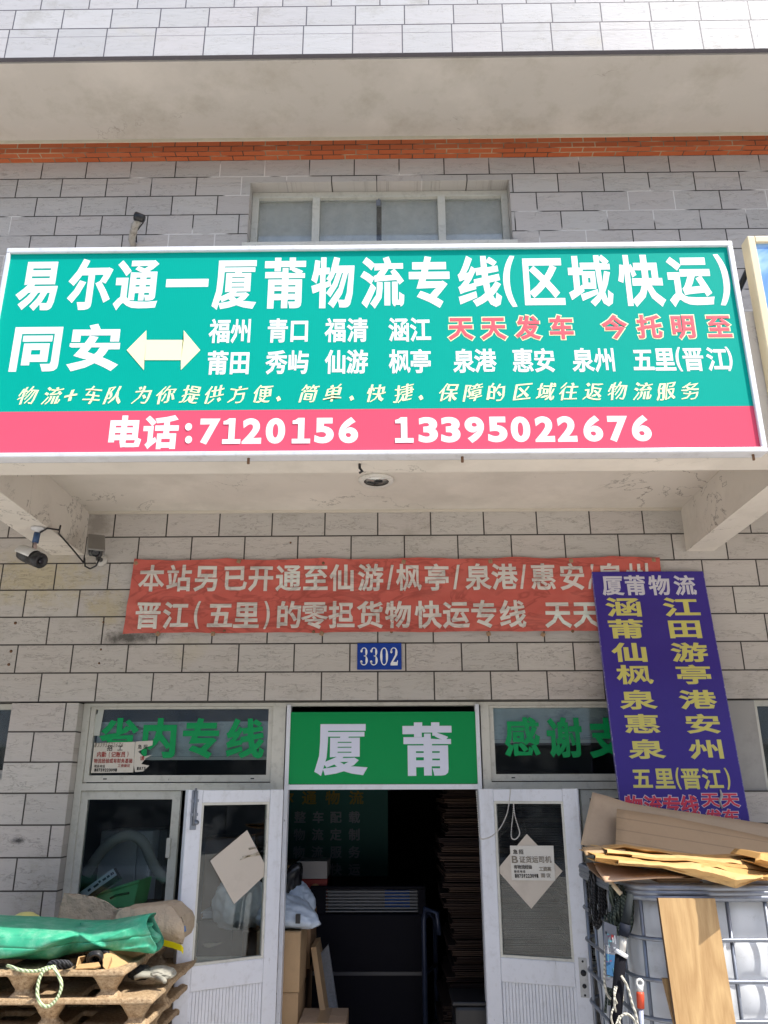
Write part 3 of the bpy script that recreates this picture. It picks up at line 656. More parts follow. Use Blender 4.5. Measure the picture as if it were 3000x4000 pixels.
# red banner nailed to the wall
BX0, BX1 = X(508, 2320, W), X(2572, 2178, W); BZ0, BZ1 = Z(2474, W), Z(2180, W)
def sag(u, v):   # how far the cloth stands off the wall
    return .020+.010*noise.noise(Vector((u*2.2, v*5, 1.3)))+.010*noise.noise(Vector((u*5+v*5, v*8, 4)))+.006*noise.noise(Vector((u*12-v*12, v*14, 2)))
plb = upright(W); vm = (BZ0+BZ1)/2-ZC
def ban(u, v):
    x = BX0+(BX1-BX0)*u; z = BZ0+(BZ1-BZ0)*v
    edge = .010*abs(math.sin(u*math.pi*5.5))**.7+.004*noise.noise(Vector((u*30, v, 0)))
    if v == 1: z -= edge*1.2
    if v == 0: z += edge*.6
    x += (v-.5)*.05*(1-2*u) if False else (.025*(v-.5) if u < .02 else 0)
    return Vector((x, W-sag(x, z-ZC), z))
bn = Thing('banner', 'faded red cloth banner with two rows of white characters nailed below the canopy', 'banner', ((BX0+BX1)/2, W, BZ0))
def bmat(name, col):
    t = NT(name); v = t.mapping()
    c = t.mix(t.noise(v, 2.5, 5), k3(col, .85), k3(col, 1.12))
    c = t.mix(t.math('MULTIPLY', t.noise(t.mapping((30, 30, 2)), 4, 3), .25), c, k3(col, .7))
    st = t.ramp(t.noise(t.mapping((1, 1, 2.2), (5, 2, 1)), 3.2, 6, .7), [(.56, (0, 0, 0)), (.72, (.45, .45, .45))]); c = t.mix(st, c, k3(col, .45))
    fold_shade = t.math('ABSOLUTE', t.math('SUBTRACT', t.noise(t.mapping((1.2, 1, 3.2), rot=(0, .35, 0)), 2.6, 3, .55, 1.2), .5))
    c = t.mix(t.ramp(fold_shade, [(0, (.6,)*3), (.05, (0, 0, 0))]), c, k3(col, .5))  # fold shading painted into the cloth as darker ridged lines
    fd = t.ramp(t.noise(t.mapping((.8, 1, 2)), 2.0, 3), [(.5, (0, 0, 0)), (.72, (.4, .4, .4))]); c = t.mix(fd, c, (min(1, col[0]*1.25), col[1]*1.7+.02, col[2]*1.7+.02))
    hh = t.noise(t.mapping((1, 1, 1.6), rot=(0, .6, 0)), 4.5, 2, .5, .8); t.bump(hh, .3, .035); return t.out(c, .75, .15)
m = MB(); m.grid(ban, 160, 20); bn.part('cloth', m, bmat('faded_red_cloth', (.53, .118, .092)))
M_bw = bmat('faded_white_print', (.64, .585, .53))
a, h = em(2260, W), emh(2260, W)
O5 = lambda x: x*.904; O6 = lambda x: 1500+x*.904
x1 = [O5(x) for x in (660, 778, 897, 1018, 1130, 1248, 1365, 1480, 1602)]+[O6(x) for x in (27, 107, 227, 312, 405, 518, 598, 685, 808, 890, 975, 1092)]
m = MB(); text(m, plb, '本站另已开通至仙游/枫亭/泉港/惠安/泉州', x1, 2262, 2255, 100*a, 106*h, .028, d=.004, disp=sag); letters(bn, 'lettering', m, M_bw)
x2 = [O5(x) for x in (645, 765, 855, 955, 1067, 1155, 1250, 1360, 1478, 1600)]+[O6(x) for x in (62, 190, 310, 430, 553, 748, 870, 990, 1110)]
a, h = em(2405, W), emh(2405, W)
m = MB(); text(m, plb, '晋江(五里)的零担货物快运专线天天发车', x2, 2406, 2400, 104*a, 110*h, .028, d=.004, disp=sag); letters(bn, 'lettering', m, M_bw)
M_tab = worn('rusty_tab', (.30, .19, .11), .6, .25, 30)
for x, y in [(O5(588), 2199), (O5(1032), 2192), (O6(85), 2194), (O6(460), 2193), (O6(808), 2190), (O6(1165), 2187), (O5(682), 2476), (O5(920), 2476), (O5(1390), 2475), (O6(452), 2476), (O6(687), 2479)]:
    p = at(x, y, W-.022); m = MB(); t = Matrix.Translation(p) @ Matrix.Rotation(random.uniform(-.7, .7), 4, 'Y'); m.bbox((-.012, -.004, -.012), (.012, .004, .012), .003, t); m.tube([t @ Vector((0, -.009, 0)), t @ Vector((0, .02, 0))], .003, 6); bn.part('nail_tab', m, M_tab)
for x, y in [(O5(1397), 2200), (O5(575), 2360), (O5(970), 2466), (O5(1355), 2468), (O6(32), 2468), (O6(815), 2466)]:
    p = at(x, y, W-.02); m = MB(); m.lathe([(.004, 0), (.009, 0), (.009, .003), (.004, .003)], p, (0, -1, 0), 12); bn.part('grommet', m, M_rust)

# house number plate
a0, a1 = at(1395, 2616, W-.012), at(1568, 2511, W-.012)
npl = Thing('house_number_plate', 'small dark blue house number plate reading 3302 above the door', 'number plate', ((a0.x+a1.x)/2, W, a0.z))
m = MB(); m.bbox((a0.x, W-.012, a0.z), (a1.x, W-.004, a1.z), .003); m.box((a0.x+.03, W-.004, a0.z+.03), (a1.x-.03, W, a1.z-.03)); npl.part('plate', m, printed('plate_blue', (.012, .045, .28), .3, crease=.01))
pln = upright(W-.012)
def sym(pts, k): return pts
def stroke(mb, pl, u, v, w, h, poly, d=.0012):   # poly: list of (outline polygons) in a 0..1 box
    for P in poly: mb.add([pl.p(u+(x-.5)*w, v+(y-.5)*h, d) for x, y in P], [tuple(range(len(P)))])
def arc(cx, cy, rx, ry, a0, a1, t0, t1, n=14):   # a swelling stroke along an ellipse, as quads
    out = []
    for i in range(n):
        q = []
        for j in (i, i+1):
            th = math.radians(a0+(a1-a0)*j/n); f = abs(math.cos(th)); t = t0+(t1-t0)*f*f
            q.append(((cx+(rx)*math.cos(th), cy+ry*math.sin(th)), (cx+(rx-t)*math.cos(th), cy+(ry-t0)*math.sin(th))))
        out.append([q[0][0], q[1][0], q[1][1], q[0][1]])
    return out
def disc(cx, cy, r, ry): return [[(cx+r*math.cos(i*.524), cy+ry*math.sin(i*.524)) for i in range(12)]]
three = arc(.47, .74, .40, .26, 155, -90, .05, .26)+arc(.45, .28, .47, .28, 90, -155, .05, .28)+disc(.17, .80, .13, .085)+disc(.15, .19, .14, .09)
zero = arc(.5, .5, .47, .5, 0, 360, .06, .27, 28)
two = arc(.48, .72, .44, .28, 165, 0, .05, .27)+[[(.92, .72), (.88, .58), (.62, .58), (.65, .72)], [(.88, .58), (.40, .20), (.08, .10), (.62, .58)], [(.08, .10), (.08, .0), (.92, .0), (.95, .28), (.88, .28), (.82, .18), (.40, .20)]]+disc(.18, .76, .14, .09)
m = MB()
for i, g in enumerate((three, three, zero, two)):
    u, v = pln.uv(1423+i*38.7, 2564); aa = em(2564, W-.012); hh = emh(2564, W-.012); stroke(m, pln, u, v, 33*aa, 70*hh, g)
npl.part('digits', m, M_white_l, fixn=False)

# green light box over the door
YG = YD-.002
g0, g1 = X(1127, 2900, YG), X(1866, 2900, YG); gz0, gz1 = Z(3064, YG), Z(2781, YG)
gb = Thing('door_sign', 'bright green sign with two large white characters over the doorway', 'sign', ((g0+g1)/2, YG, gz0))
m = MB(); m.box((g0+.004, YG-.004, gz0+.002), (g1-.004, YG+.05, gz1)); gb.part('panel', m, printed('green_print', (.0, .25, .065), .35, crease=.02, fade=.05, fs=1.5))
plg = upright(YG-.004); a, h = em(2920, YG), emh(2920, YG)
m = MB(); text(m, plg, '厦莆', [1332, 1669], 2922, 2925, 196*a, 206*h, .046); letters(gb, 'lettering', m, printed('lilac_white_print', (.62, .64, .76), .4, crease=.02, fade=.02))

# leaning blue board, standing on the tank
bt = at(2524, 2236, 4.57); bb = at(2672, 3120, 4.42)
cxb = (bt.x+bb.x)/2
sl = (bt-bb); sl.x = 0; sl.normalize()
plB = Plane((cxb, bb.y, bb.z), (1, 0, 0), sl)
utl = plB.uv(2309, 2234); utr = plB.uv(2740, 2237); ubl = plB.uv(2427, 3120); ubr = plB.uv(2918, 3120)
bl = Thing('sign_board', 'dark blue board with yellow place names leaning on the wall behind the cardboard', 'sign board', (cxb, bb.y, ZC-.36))
m = MB(); P = []; u0 = (utl[0]+ubl[0])/2; u1 = (utr[0]+ubr[0])/2; v1 = utl[1]; v0 = (ZC-.375-bb.z)/sl.z
m.prism([plB.p(u0, v0), plB.p(u1, v0), plB.p(u1, v1), plB.p(u0, v1)], -plB.n*.018)
def bluem():
    t = NT('blue_board_print'); v = t.mapping(); col = (.045, .026, .24)
    c = t.mix(t.noise(v, 2, 5), k3(col, .8), k3(col, 1.2)); sc = t.ramp(t.noise(t.mapping((14, 1, 1.2), rot=(0, .25, 0)), 3, 5, .7), [(.69, (0, 0, 0)), (.72, (.35, .35, .35))]); c = t.mix(sc, c, (.25, .25, .45))
    t.bump(t.noise(v, 5, 3), .12, .02); return t.out(c, .35, .4)
bl.part('board', m, bluem())
m = MB()
for uu in (u0-.003, u1-.001): m.prism([plB.p(uu, v0), plB.p(uu+.004, v0), plB.p(uu+.004, v1), plB.p(uu, v1)], -plB.n*.02)
bl.part('edge_strip', m, worn('pale_edge', (.12, .1, .32), .5, .3, 40, (.7, .7, .7), .6, 60))
def sc_(py, Y): return em(py, Y), emh(py, Y)
m = MB(); a, h = sc_(2286, 4.57); text(m, plB, '厦莆物流', [2393, 2481, 2576, 2675], 2286, 2286, 84*a, 82*h, .03); letters(bl, 'lettering', m, printed('white_board_print', (.6, .58, .62), .45, crease=.02))
M_yel = printed('yellow_board_print', (.60, .55, .15), .45, fade=.1, fs=9)
rows = [('涵江', 2438, 2662, 2371, 4.55), ('莆田', 2445, 2675, 2456, 4.53), ('仙游', 2461, 2693, 2548, 4.52), ('枫亭', 2479, 2710, 2635, 4.5), ('泉港', 2492, 2725, 2733, 4.48), ('惠安', 2508, 2745, 2827, 4.46), ('泉州', 2525, 2762, 2926, 4.45)]
m = MB()
for s, xa, xb, y, Y in rows: a, h = sc_(y, Y); text(m, plB, s, [xa, xb], y, y, 141*a, 78*h, .033)
a, h = sc_(3040, 4.43); text(m, plB, '五里(晋江)', [2508, 2595, 2648, 2699, 2783, 2843], 3040, 3042, 80*a, 86*h, .03)
letters(bl, 'lettering', m, M_yel, label='yellow place names in two columns')
M_redp = printed('red_board_print', (.62, .05, .09), .45)
groups = [('物流专线', [2477, 2552, 2624, 2694], 3148, 72, 84), ('天天', [2774, 2851], 3124, 70, 60), ('发车', [2788, 2856], 3190, 66, 58)]
a, h = sc_(3150, 4.41)
for nm, mt, bo, d in (('lettering_outline', printed('pale_outline_print', (.6, .5, .55), .45), .065, .002), ('lettering', M_redp, .028, .0030)):
    m = MB()
    for s, xs, y, w_, h_ in groups: text(m, plB, s, xs, y, y, w_*a, h_*h, bo, d=d)
    letters(bl, nm, m, mt)
m = MB()
p = plB.p(*plB.uv(2812, 3085), .004); q = plB.p(*plB.uv(2820, 3160), .004)
m.tube([p, p.lerp(q, .3)+Vector((.006, 0, 0)), p.lerp(q, .6)-Vector((.008, 0, 0)), q], [.004, .008, .007, .003], 6); bl.part('torn_tape', m, worn('grey_tape', (.4, .38, .36), .5, .3, 30))

# security cameras
p = atz(149, 2061, zbe)
sc1 = Thing('security_camera', 'black bullet camera with a white shade hanging under the left canopy beam', 'camera', p)
m = MB(); m.lathe([(0, 0), (.036, 0), (.036, -.012), (.015, -.02), (.012, -.05)], p, (0, 0, 1), 20); sc1.part('mount', m, worn('cam_mount', (.5, .5, .5), .4, .1, 9))
p2 = p+Vector((0, 0, -.115)); m = MB(); m.tube([p+Vector((0, 0, -.03)), p+Vector((-.004, 0, -.085))], .017, 10); sc1.part('arm', m, worn('blue_tape_arm', (.03, .07, .16), .5, .3, 30))
m = MB(); m.tube([p+Vector((-.004, 0, -.08)), p2+Vector((0, 0, -.02))], .009, 8); sc1.part('joint', m, worn('pinkish_joint', (.4, .3, .27), .5, .2, 30))
dv = Vector((.80, -.42, -.36)).normalized(); c = p2+Vector((-.01, 0, -.05))
m = MB(); m.lathe([(0, -.09), (.036, -.09), (.040, -.05), (.040, .06), (.037, .066), (0, .066)], c, dv, 20); sc1.part('housing', m, worn('cam_body_black', (.03, .03, .032), .4, .1, 9))
m = MB(); m.lathe([(.0, .0), (.0412, .0), (.0412, .078), (.037, .086), (.026, .088), (.02, .08), (0, .08)], c, dv, 20); hs = sc1.part('front_face', m, M_black)
m = MB(); m.lathe([(0, .081), (.014, .081), (.012, .086), (0, .088)], c, dv, 16); sc1.part('lens', m, worn('lens_glass', (.02, .02, .03), .05, 0, 2), hs)
side = dv.cross(Vector((0, 0, 1))).normalized(); upv = side.cross(dv)
m = MB(); m.add([c+dv*k+side*(.046*math.sin(t*.26-1.56))+upv*(.046*math.cos(t*.26-1.56)) for k in (-.092, .03) for t in range(13)], [(t, t+1, t+14, t+13) for t in range(12)], True); sc1.part('sunshade', m, worn('cam_shade', (.62, .61, .58), .4, .1, 9), thick=.003)
p = at(398, 2190, W)
sc2 = Thing('security_camera', 'grey security camera on the wall beside the left canopy beam, facing down', 'camera', p)
m = MB(); m.lathe([(0, 0), (.036, 0), (.034, .012), (.014, .018), (0, .018)], p, (0, -1, 0), 20); sc2.part('mount', m, worn('cam_mount2', (.5, .48, .44), .5, .1, 9))
c = at(374, 2138, 4.36)
m = MB(); m.tube([p+Vector((0, -.01, 0)), p+Vector((-.0, -.06, -.005)), c+Vector((.01, .02, -.03))], [.013, .016, .014], 8); sc2.part('arm', m, M_black)
dv = Vector((.30, -.66, -.62)).normalized()
m = MB(); T = dv.to_track_quat('-Y', 'Z').to_matrix().to_4x4(); T.translation = c
m.bbox((-.038, -.07, -.03), (.038, .09, .03), .012, T); sc2.part('housing', m, worn('cam_dark', (.06, .06, .06), .4, .1, 9))
m = MB(); m.bbox((-.046, -.10, .026), (.046, .10, .036), .004, T); m.bbox((-.047, -.10, -.01), (-.042, .10, .03), .002, T); m.bbox((.042, -.10, -.01), (.047, .10, .03), .002, T); sc2.part('sunshade', m, worn('cam_hood', (.20, .19, .175), .4, .12, 12))
m = MB(); m.lathe([(0, .07), (.024, .07), (.022, .078), (.012, .076), (0, .079)], c, dv, 18); sc2.part('lens', m, worn('lens_dark', (.012, .012, .015), .1, 0, 2))
cab = MB(); pa = atz(150, 2061, zbe)
pts = [pa+Vector((.01, 0, -.03)), pa+Vector((.05, .0, -.004)), pa+Vector((.10, .03, -.004)), atz(236, 2052, zbe)+Vector((0, 0, -.003)), Vector((cx1+.004, 4.2, zbe+.01)), Vector((cx1+.006, 4.4, zbe-.02)), Vector((cx1+.02, 4.55, zbe-.06)), at(330, 2180, 4.57), at(332, 2212, 4.58), at(352, 2222, 4.56), at(375, 2210, 4.5), at(390, 2180, 4.5)]
cab.tube(pts, .005, 6); solo('cable', cab, M_black, 'thin dark cable running from the bullet camera along the beam to the wall camera', 'cable', loc=pa)

# ------------------------------------------------------------------ papers and cards on the glass
M_paper = worn('notice_paper', (.62, .58, .50), .7, .06, 8, (.4, .35, .27), .3, 12, .05)
M_ink = printed('black_ink', (.05, .045, .04), .6); M_inkr = printed('red_ink', (.34, .04, .03), .6); M_inkg = printed('grey_ink', (.22, .19, .15), .6)
yp = YD+.026; plp = upright(yp)
def sheet(pl, pts, d=0, th=.0015):
    m = MB(); m.prism([pl.p(*pl.uv(x, y), d) for x, y in pts], -pl.n*th); return m
def C(x, y, ox, oy, s): return (ox+x*s, oy+y*s)
c1 = lambda x, y: C(x, y, 0, 2700, .4822)
n1 = Thing('notice', 'printed recruiting sheet with black and red lines on the left transom glass', 'notice', plp.p(*plp.uv(440, 3020)))
n1.part('sheet', sheet(plp, [c1(765, 420), c1(1095, 410), c1(1080, 658), c1(738, 663)], .002), M_paper)
a, h = em(2960, yp), emh(2960, yp)
def line(th, s, xs, y, w, hh, mat, bold=.02, pl=plp, d=.004, **k):
    m = MB(); text(m, pl, s, xs, y, y, w, hh, bold, d=d, **k); return letters(th, 'lettering', m, mat)
def spread(x0, x1, n): return [x0+(x1-x0)*i/(n-1) for i in range(n)]
line(n1, '招工', [430, 470], 2922, 22*a, 24*h, M_ink)
line(n1, '内勤(记账员)', [388, 407, 428, 444, 463, 482, 500], 2947, 19*a, 23*h, M_inkr)
line(n1, '物流经验或有财务基础', spread(375, 511, 10), 2972, 14.5*a, 19*h, M_inkr)
line(n1, '联系电话', spread(374, 406, 4), 2993, 10*a, 12*h, M_ink); line(n1, '工资面议', spread(466, 503, 4), 2991, 12*a, 13*h, M_inkr)
line(n1, '18759223091', spread(373, 454, 11), 3008, 7*a, 12*h, M_ink, .04)
line(n1, '13395022676', spread(375, 478, 11), 2910, 7*a, 17*h, M_inkg, .0, shear=.2)
n2 = Thing('notice', 'torn half of a recruiting sheet stuck beside the whole one', 'notice', plp.p(*plp.uv(550, 3020)))
n2.part('sheet', sheet(plp, [c1(1100, 408), c1(1240, 400), c1(1235, 438), c1(1180, 455), c1(1120, 490), c1(1165, 530), c1(1235, 515), c1(1180, 545), c1(1145, 590), c1(1210, 602), c1(1160, 650), c1(1095, 655), c1(1085, 600)], .0025), M_paper)
line(n2, '急招', [547, 569], 2917, 17*a, 18*h, M_ink); line(n2, '1875', spread(539, 566, 4), 3002, 7*a, 12*h, M_ink, .04)
line(n2, '请', [556], 2962, 18*a, 18*h, M_inkr)
solo('paper_scrap', sheet(plp, [c1(800, 140), c1(848, 130), c1(806, 360), c1(692, 362), c1(700, 215), c1(750, 205), c1(790, 185)], .003), worn('pale_green_paper', (.5, .52, .47), .7, .06, 8), 'pale torn paper scrap in the upper corner of the left transom glass', 'paper', loc=plp.p(*plp.uv(370, 2870)), )
def leaf_plane(T, d): 
    o = T @ Vector((0, d, 0)); return Plane(o, T.to_3x3() @ Vector((1, 0, 0)), (0, 0, 1))
pLL = leaf_plane(TL, .016); pLR = leaf_plane(TR, .016)
M_card = worn('beige_card', (.52, .46, .39), .7, .05, 5, (.35, .3, .25), .3, 9, .05)
c2 = lambda x, y: C(x, y, 700, 2700, .4822); c6 = lambda x, y: C(x, y, 700, 3300, .4822); c3 = lambda x, y: C(x, y, 1400, 2700, .5425); c7 = lambda x, y: C(x, y, 1400, 3300, .5425)
cd = solo('blank_card', sheet(pLL, [c2(550, 1125), c6(725, 218), c6(445, 480), c2(250, 1375)], .001, .003), M_card, 'blank beige card taped askew to the glass of the left door leaf', 'card', loc=pLL.p(*pLL.uv(950, 3400)))
M_tape = glass_mat('clear_tape', (.95, .94, .9), 1.6, .25)
for i, (p, q, w_) in enumerate([(c2(560, 1270), c2(760, 1235), 8), (c2(510, 1335), c2(755, 1300), 7), (c2(490, 1360), c2(700, 1275), 5)]):
    solo('tape_strip', sheet(pLL, [p, q, (q[0], q[1]+w_), (p[0], p[1]+w_)], .004, .0008), M_tape, ['highest strip of clear tape on the blank card', 'middle strip of clear tape on the blank card', 'lowest short strip of clear tape on the blank card'][i], 'tape', 'tape strips on the left door', loc=pLL.p(*pLL.uv(*p)))
cd2 = solo('cardboard_diamond', sheet(pLR, [c3(1212, 1028), c7(1470, 190), c7(1245, 460), c7(997, 180)], .001, .003), M_card, 'beige diamond shaped card behind the recruiting sheet on the right door leaf', 'card', loc=pLR.p(*pLR.uv(2070, 3400)))
n3 = Thing('notice', 'white recruiting sheet for a driver stuck on the diamond card', 'notice', pLR.p(*pLR.uv(2080, 3440), .005))
n3.part('sheet', sheet(pLR, [c3(1092, 1112), c3(1405, 1112), c7(1418, 258), c7(1106, 255)], .0045), worn('notice_white', (.60, .575, .52), .7, .05, 8))
a, h = em(3370, 4.5), emh(3370, 4.5)
def l3(s, xs, y, w, hh, mat, bold=.02): line(n3, s, xs, y, w*a, hh*h, mat, bold, pl=pLR, d=.007)
l3('急招', [2014, 2036], 3327, 20, 20, M_ink); l3('B证货运司机', [2012, 2041, 2066, 2091, 2116, 2142], 3357, 25, 28, M_inkg, .02)
l3('有物流经验', spread(2015, 2072, 5), 3386, 15, 17, M_ink); l3('工资高', spread(2114, 2146, 3), 3394, 17, 18, M_inkg); l3('联系电话', spread(2014, 2048, 4), 3404, 10, 11, M_ink)
l3('18759223091', spread(2016, 2100, 11), 3421, 7, 15, M_ink, .04); l3('面议', [2122, 2143], 3419, 18, 18, M_inkg)
# bead chain hanging by the right leaf
def chain(pts, n): 
    out = []
    for i in range(n):
        t = i/(n-1)*(len(pts)-1); k = min(int(t), len(pts)-2); f = t-k; p0, p1, p2, p3 = pts[max(k-1, 0)], pts[k], pts[k+1], pts[min(k+2, len(pts)-1)]
        out.append(.5*((2*p1)+(p2-p0)*f+(2*p0-5*p1+4*p2-p3)*f*f+(3*p1-p0-3*p2+p3)*f**3))
    return out
yc = 4.44
pts = [at(*c3(x, y), yc) for x, y in ((1095, 706), (1088, 780), (1070, 880), (1030, 970), (980, 1030), (920, 1060), (875, 1048), (862, 900), (850, 720))]
m = MB()
for pp, n in ((pts, 90), ([at(*c3(x, y), yc) for x, y in ((1118, 815), (1128, 900), (1152, 980), (1160, 1030), (1130, 1066), (1102, 1050), (1104, 970), (1112, 900), (1118, 815))], 60)):
    q = chain(pp, n)
    for p in q: m.lathe([(0, -.0035), (.003, -.002), (.0035, 0), (.003, .002), (0, .0035)], p, (0, 0, 1), 6)
    m.tube(q, .0012, 4)
solo('bead_chain', m, worn('bead_metal', (.5, .48, .45), .35, .1, 40, metal=.5), 'thin bead chain looped over the top of the right door leaf', 'chain', loc=pts[0])

# ------------------------------------------------------------------ inside the shop
def tpl(Y): return upright(Y)
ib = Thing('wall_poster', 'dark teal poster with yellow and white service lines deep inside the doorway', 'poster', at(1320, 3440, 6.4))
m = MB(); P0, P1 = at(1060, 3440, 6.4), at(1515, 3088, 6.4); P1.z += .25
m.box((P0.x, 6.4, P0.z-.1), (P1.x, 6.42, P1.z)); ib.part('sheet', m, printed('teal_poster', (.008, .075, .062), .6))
pli = upright(6.4); a, h = em(3250, 6.4), emh(3250, 6.4)
def li(s, xs, y, w, hh, mat): line(ib, s, xs, y, w*a, hh*h, mat, .03, pl=pli, d=.004)
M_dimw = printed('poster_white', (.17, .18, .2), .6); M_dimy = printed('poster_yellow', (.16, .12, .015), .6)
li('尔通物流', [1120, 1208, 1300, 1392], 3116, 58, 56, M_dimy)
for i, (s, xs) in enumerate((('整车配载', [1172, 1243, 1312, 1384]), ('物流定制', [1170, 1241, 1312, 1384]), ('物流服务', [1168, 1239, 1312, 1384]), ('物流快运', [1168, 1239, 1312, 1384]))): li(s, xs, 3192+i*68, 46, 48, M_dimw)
# dark counter with a louvred top
ck = Thing('counter_cabinet', 'tall black metal cabinet with a louvred top band inside the doorway', 'cabinet', at(1430, 3990, 5.6))
y = 5.6; A, Bq = at(1212, 3462, y), at(1662, 3462, y); mt = worn('black_cabinet', (.005, .005, .010), .6, .15, 3, spec=.12)
m = MB(); m.bbox((A.x, y, .03), (Bq.x, y+.6, A.z-.16), .01); ck.part('body', m, mt)
m = MB(); m.bbox((A.x, y, A.z-.02), (Bq.x, y+.6, A.z), .006); m.box((A.x, y+.001, A.z-.16), (A.x+.1, y+.6, A.z-.02)); m.box((Bq.x-.05, y+.001, A.z-.16), (Bq.x, y+.6, A.z-.02)); ck.part('top_frame', m, mt)
m = MB(); m.box((A.x+.1, y+.12, A.z-.16), (Bq.x-.05, y+.14, A.z-.02)); lb = ck.part('louvre_back', m, worn('louvre_back_grey', (.16, .17, .2), .5, .4, 14))
for i in range(7):
    m = MB(); zz = A.z-.15+i*.019; m.box((A.x+.1, y+.01, zz), (Bq.x-.05, y+.03, zz+.006)); ck.part('louvre_slat', m, worn('louvre_slat', (.17, .18, .2), .4, .2, 9))
m = MB(); m.box((Bq.x-.26, y+.10, A.z-.135), (Bq.x-.1, y+.118, A.z-.035)); ck.part('blue_panel', m, printed('blue_panel_print', (.03, .12, .5), .5))  # plain blue panel behind the slats
for z_ in (.55, .85): 
    m = MB(); m.box((A.x+.01, y-.008, z_), (Bq.x-.01, y-.0005, z_+.02)); ck.part('trim', m, worn('cabinet_trim', (.05, .05, .06), .4, .1, 5))
# hand truck
y = 5.35; pA = at(1668, 3548, y); pBt = at(1690, 3980, y)
ht = Thing('hand_truck', 'dark blue hand truck standing upright beside the black cabinet', 'hand truck', (pA.x, y, .03))
mt = worn('dark_blue_steel', (.03, .04, .075), .35, .2, 10, metal=.3)
m = MB(); m.tube([(pA.x-.02, y, .12), (pA.x-.02, y, pA.z-.06), (pA.x-.01, y-.02, pA.z), (pA.x+.06, y-.03, pA.z-.02), (pA.x+.07, y-.02, pA.z-.14)], .016, 8); m.tube([(pA.x+.06, y+.3, .12), (pA.x+.06, y+.3, pA.z-.1), (pA.x-.01, y-.02, pA.z)], .016, 8); ht.part('frame', m, mt)
for i in range(4):
    m = MB(); zz = .3+i*.3; m.tube([(pA.x-.02, y, zz), (pA.x+.06, y+.3, zz)], .01, 6); ht.part('rung', m, mt)
m = MB(); m.bbox((pA.x-.03, y-.25, .035), (pA.x+.1, y+.3, .05), .004); ht.part('toe_plate', m, mt)
for yy in (y+.05, y+.28):
    m = MB(); m.lathe([(0, -.02), (.08, -.02), (.09, 0), (.08, .02), (0, .02)], (pA.x+.12, yy, .12), (0, 1, 0), 20); ht.part('wheel', m, M_black)
# stacks of flattened cartons on the right, half hidden by the door
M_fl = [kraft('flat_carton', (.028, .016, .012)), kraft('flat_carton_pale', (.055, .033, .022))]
y0 = 5.0; xs0 = at(1738, 3500, y0).x
proto = None
def flat_carton(x, y, z, w, d, rz, kindx):
    global proto
    mm = M_fl[kindx]; t = .026
    m = MB(); m.box((-w/2, -d/2, 0), (w/2, d/2, .005)); m.box((-w/2+.004, -d/2+.006, .0085), (w/2-.006, d/2, .0135)); m.box((-w/2, -d/2+.003, .0165), (w/2-.01, d/2, .0215)); m.box((-w/2+.01, d/2-.02, .004), (w/2-.02, d/2-.005, .018))
    return m
protos = []
for kx in range(2):
    o = flat_carton(0, 0, 0, .78, .62, 0, kx).build('flattened_carton', M_fl[kx], None)
    tag(o, 'brown flattened carton lying in the tall stacks inside the right of the doorway', 'carton', 'flattened cartons in the stacks behind the right door'); protos.append(o)
first = [True, True]
def flat(x, y, z, rz=0, sx=1, kx=0):
    if first[kx]: o = protos[kx]; first[kx] = False
    else: o = copy_tree(protos[kx])
    o.location = (x, y, z); o.rotation_euler = (random.uniform(-.01, .01), random.uniform(-.012, .012), rz); o.scale = (sx, 1, 1); return o
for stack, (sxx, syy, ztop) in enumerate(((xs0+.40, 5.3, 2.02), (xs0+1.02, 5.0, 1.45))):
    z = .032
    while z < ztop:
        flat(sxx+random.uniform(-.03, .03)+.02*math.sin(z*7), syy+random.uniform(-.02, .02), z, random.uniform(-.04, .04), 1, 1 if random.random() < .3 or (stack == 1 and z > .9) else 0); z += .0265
# low black bin in front of the stacks
y = 4.98; pA, pB_ = at(1762, 3878, y), at(1856, 3878, y)
bnn = Thing('bin', 'black plastic bin standing low in front of the carton stacks', 'bin', ((pA.x+pB_.x)/2, y, .03))
m = MB(); m.bbox((pA.x, y-.28, .032), (pB_.x+.1, y+.0, pA.z), .02); bnn.part('body', m, M_black); m = MB(); m.bbox((pA.x-.012, y-.29, pA.z+.001), (pB_.x+.112, y+.01, pA.z+.02), .006); bnn.part('rim', m, M_black)
# cartons, sacks and boards behind the left leaf
def carton(label, x0, x1, y, z0, z1, dep, mat, tape=True, rot=0):
    cxm = (x0+x1)/2; th = Thing('carton', label, 'carton', (cxm, y+dep/2, z0), None)
    m = MB(); m.bbox((x0, y, z0), (x1, y+dep, z1-.003), .004); th.part('body', m, mat)
    for s in (0, 1):
        m = MB(); a_, b_ = (y, y+dep/2-.002) if s == 0 else (y+dep/2+.002, y+dep); m.box((x0+.001, a_+.001, z1-.0025), (x1-.001, b_-.001, z1+.001)); th.part('flap', m, mat)
    if tape:
        m = MB(); m.box((cxm-.03, y-.0012, z1-.09), (cxm+.03, y-.0002, z1+.001)); m.box((cxm-.03, y-.001, z1+.0012), (cxm+.03, y+dep, z1+.002)); th.part('packing_tape', m, worn('brown_tape', (.30, .20, .11), .3, .1, 5))
    if rot: th.o.rotation_euler = (0, 0, rot)
    return th
M_ct = kraft('carton_tan', (.46, .31, .175)); M_ct2 = kraft('carton_brown', (.34, .21, .12)); M_ct3 = kraft('carton_dark', (.2, .12, .08))
ya = 4.80
xa, xb = at(1000, 3750, ya).x, at(1172, 3750, ya).x
zA1, zA2 = Z(3640, ya), Z(3880, ya)
carton('tan carton directly behind the left door leaf, under the white sacks', xa, xb, ya, zA2+.003, zA1, .36, M_ct, False)
carton('lower tan carton of the pile behind the left door leaf', xa, xb-.004, ya, .032, zA2, .36, M_ct, False)
yb2 = 5.22
xc, xd = at(1120, 3700, yb2).x, at(1212, 3700, yb2).x
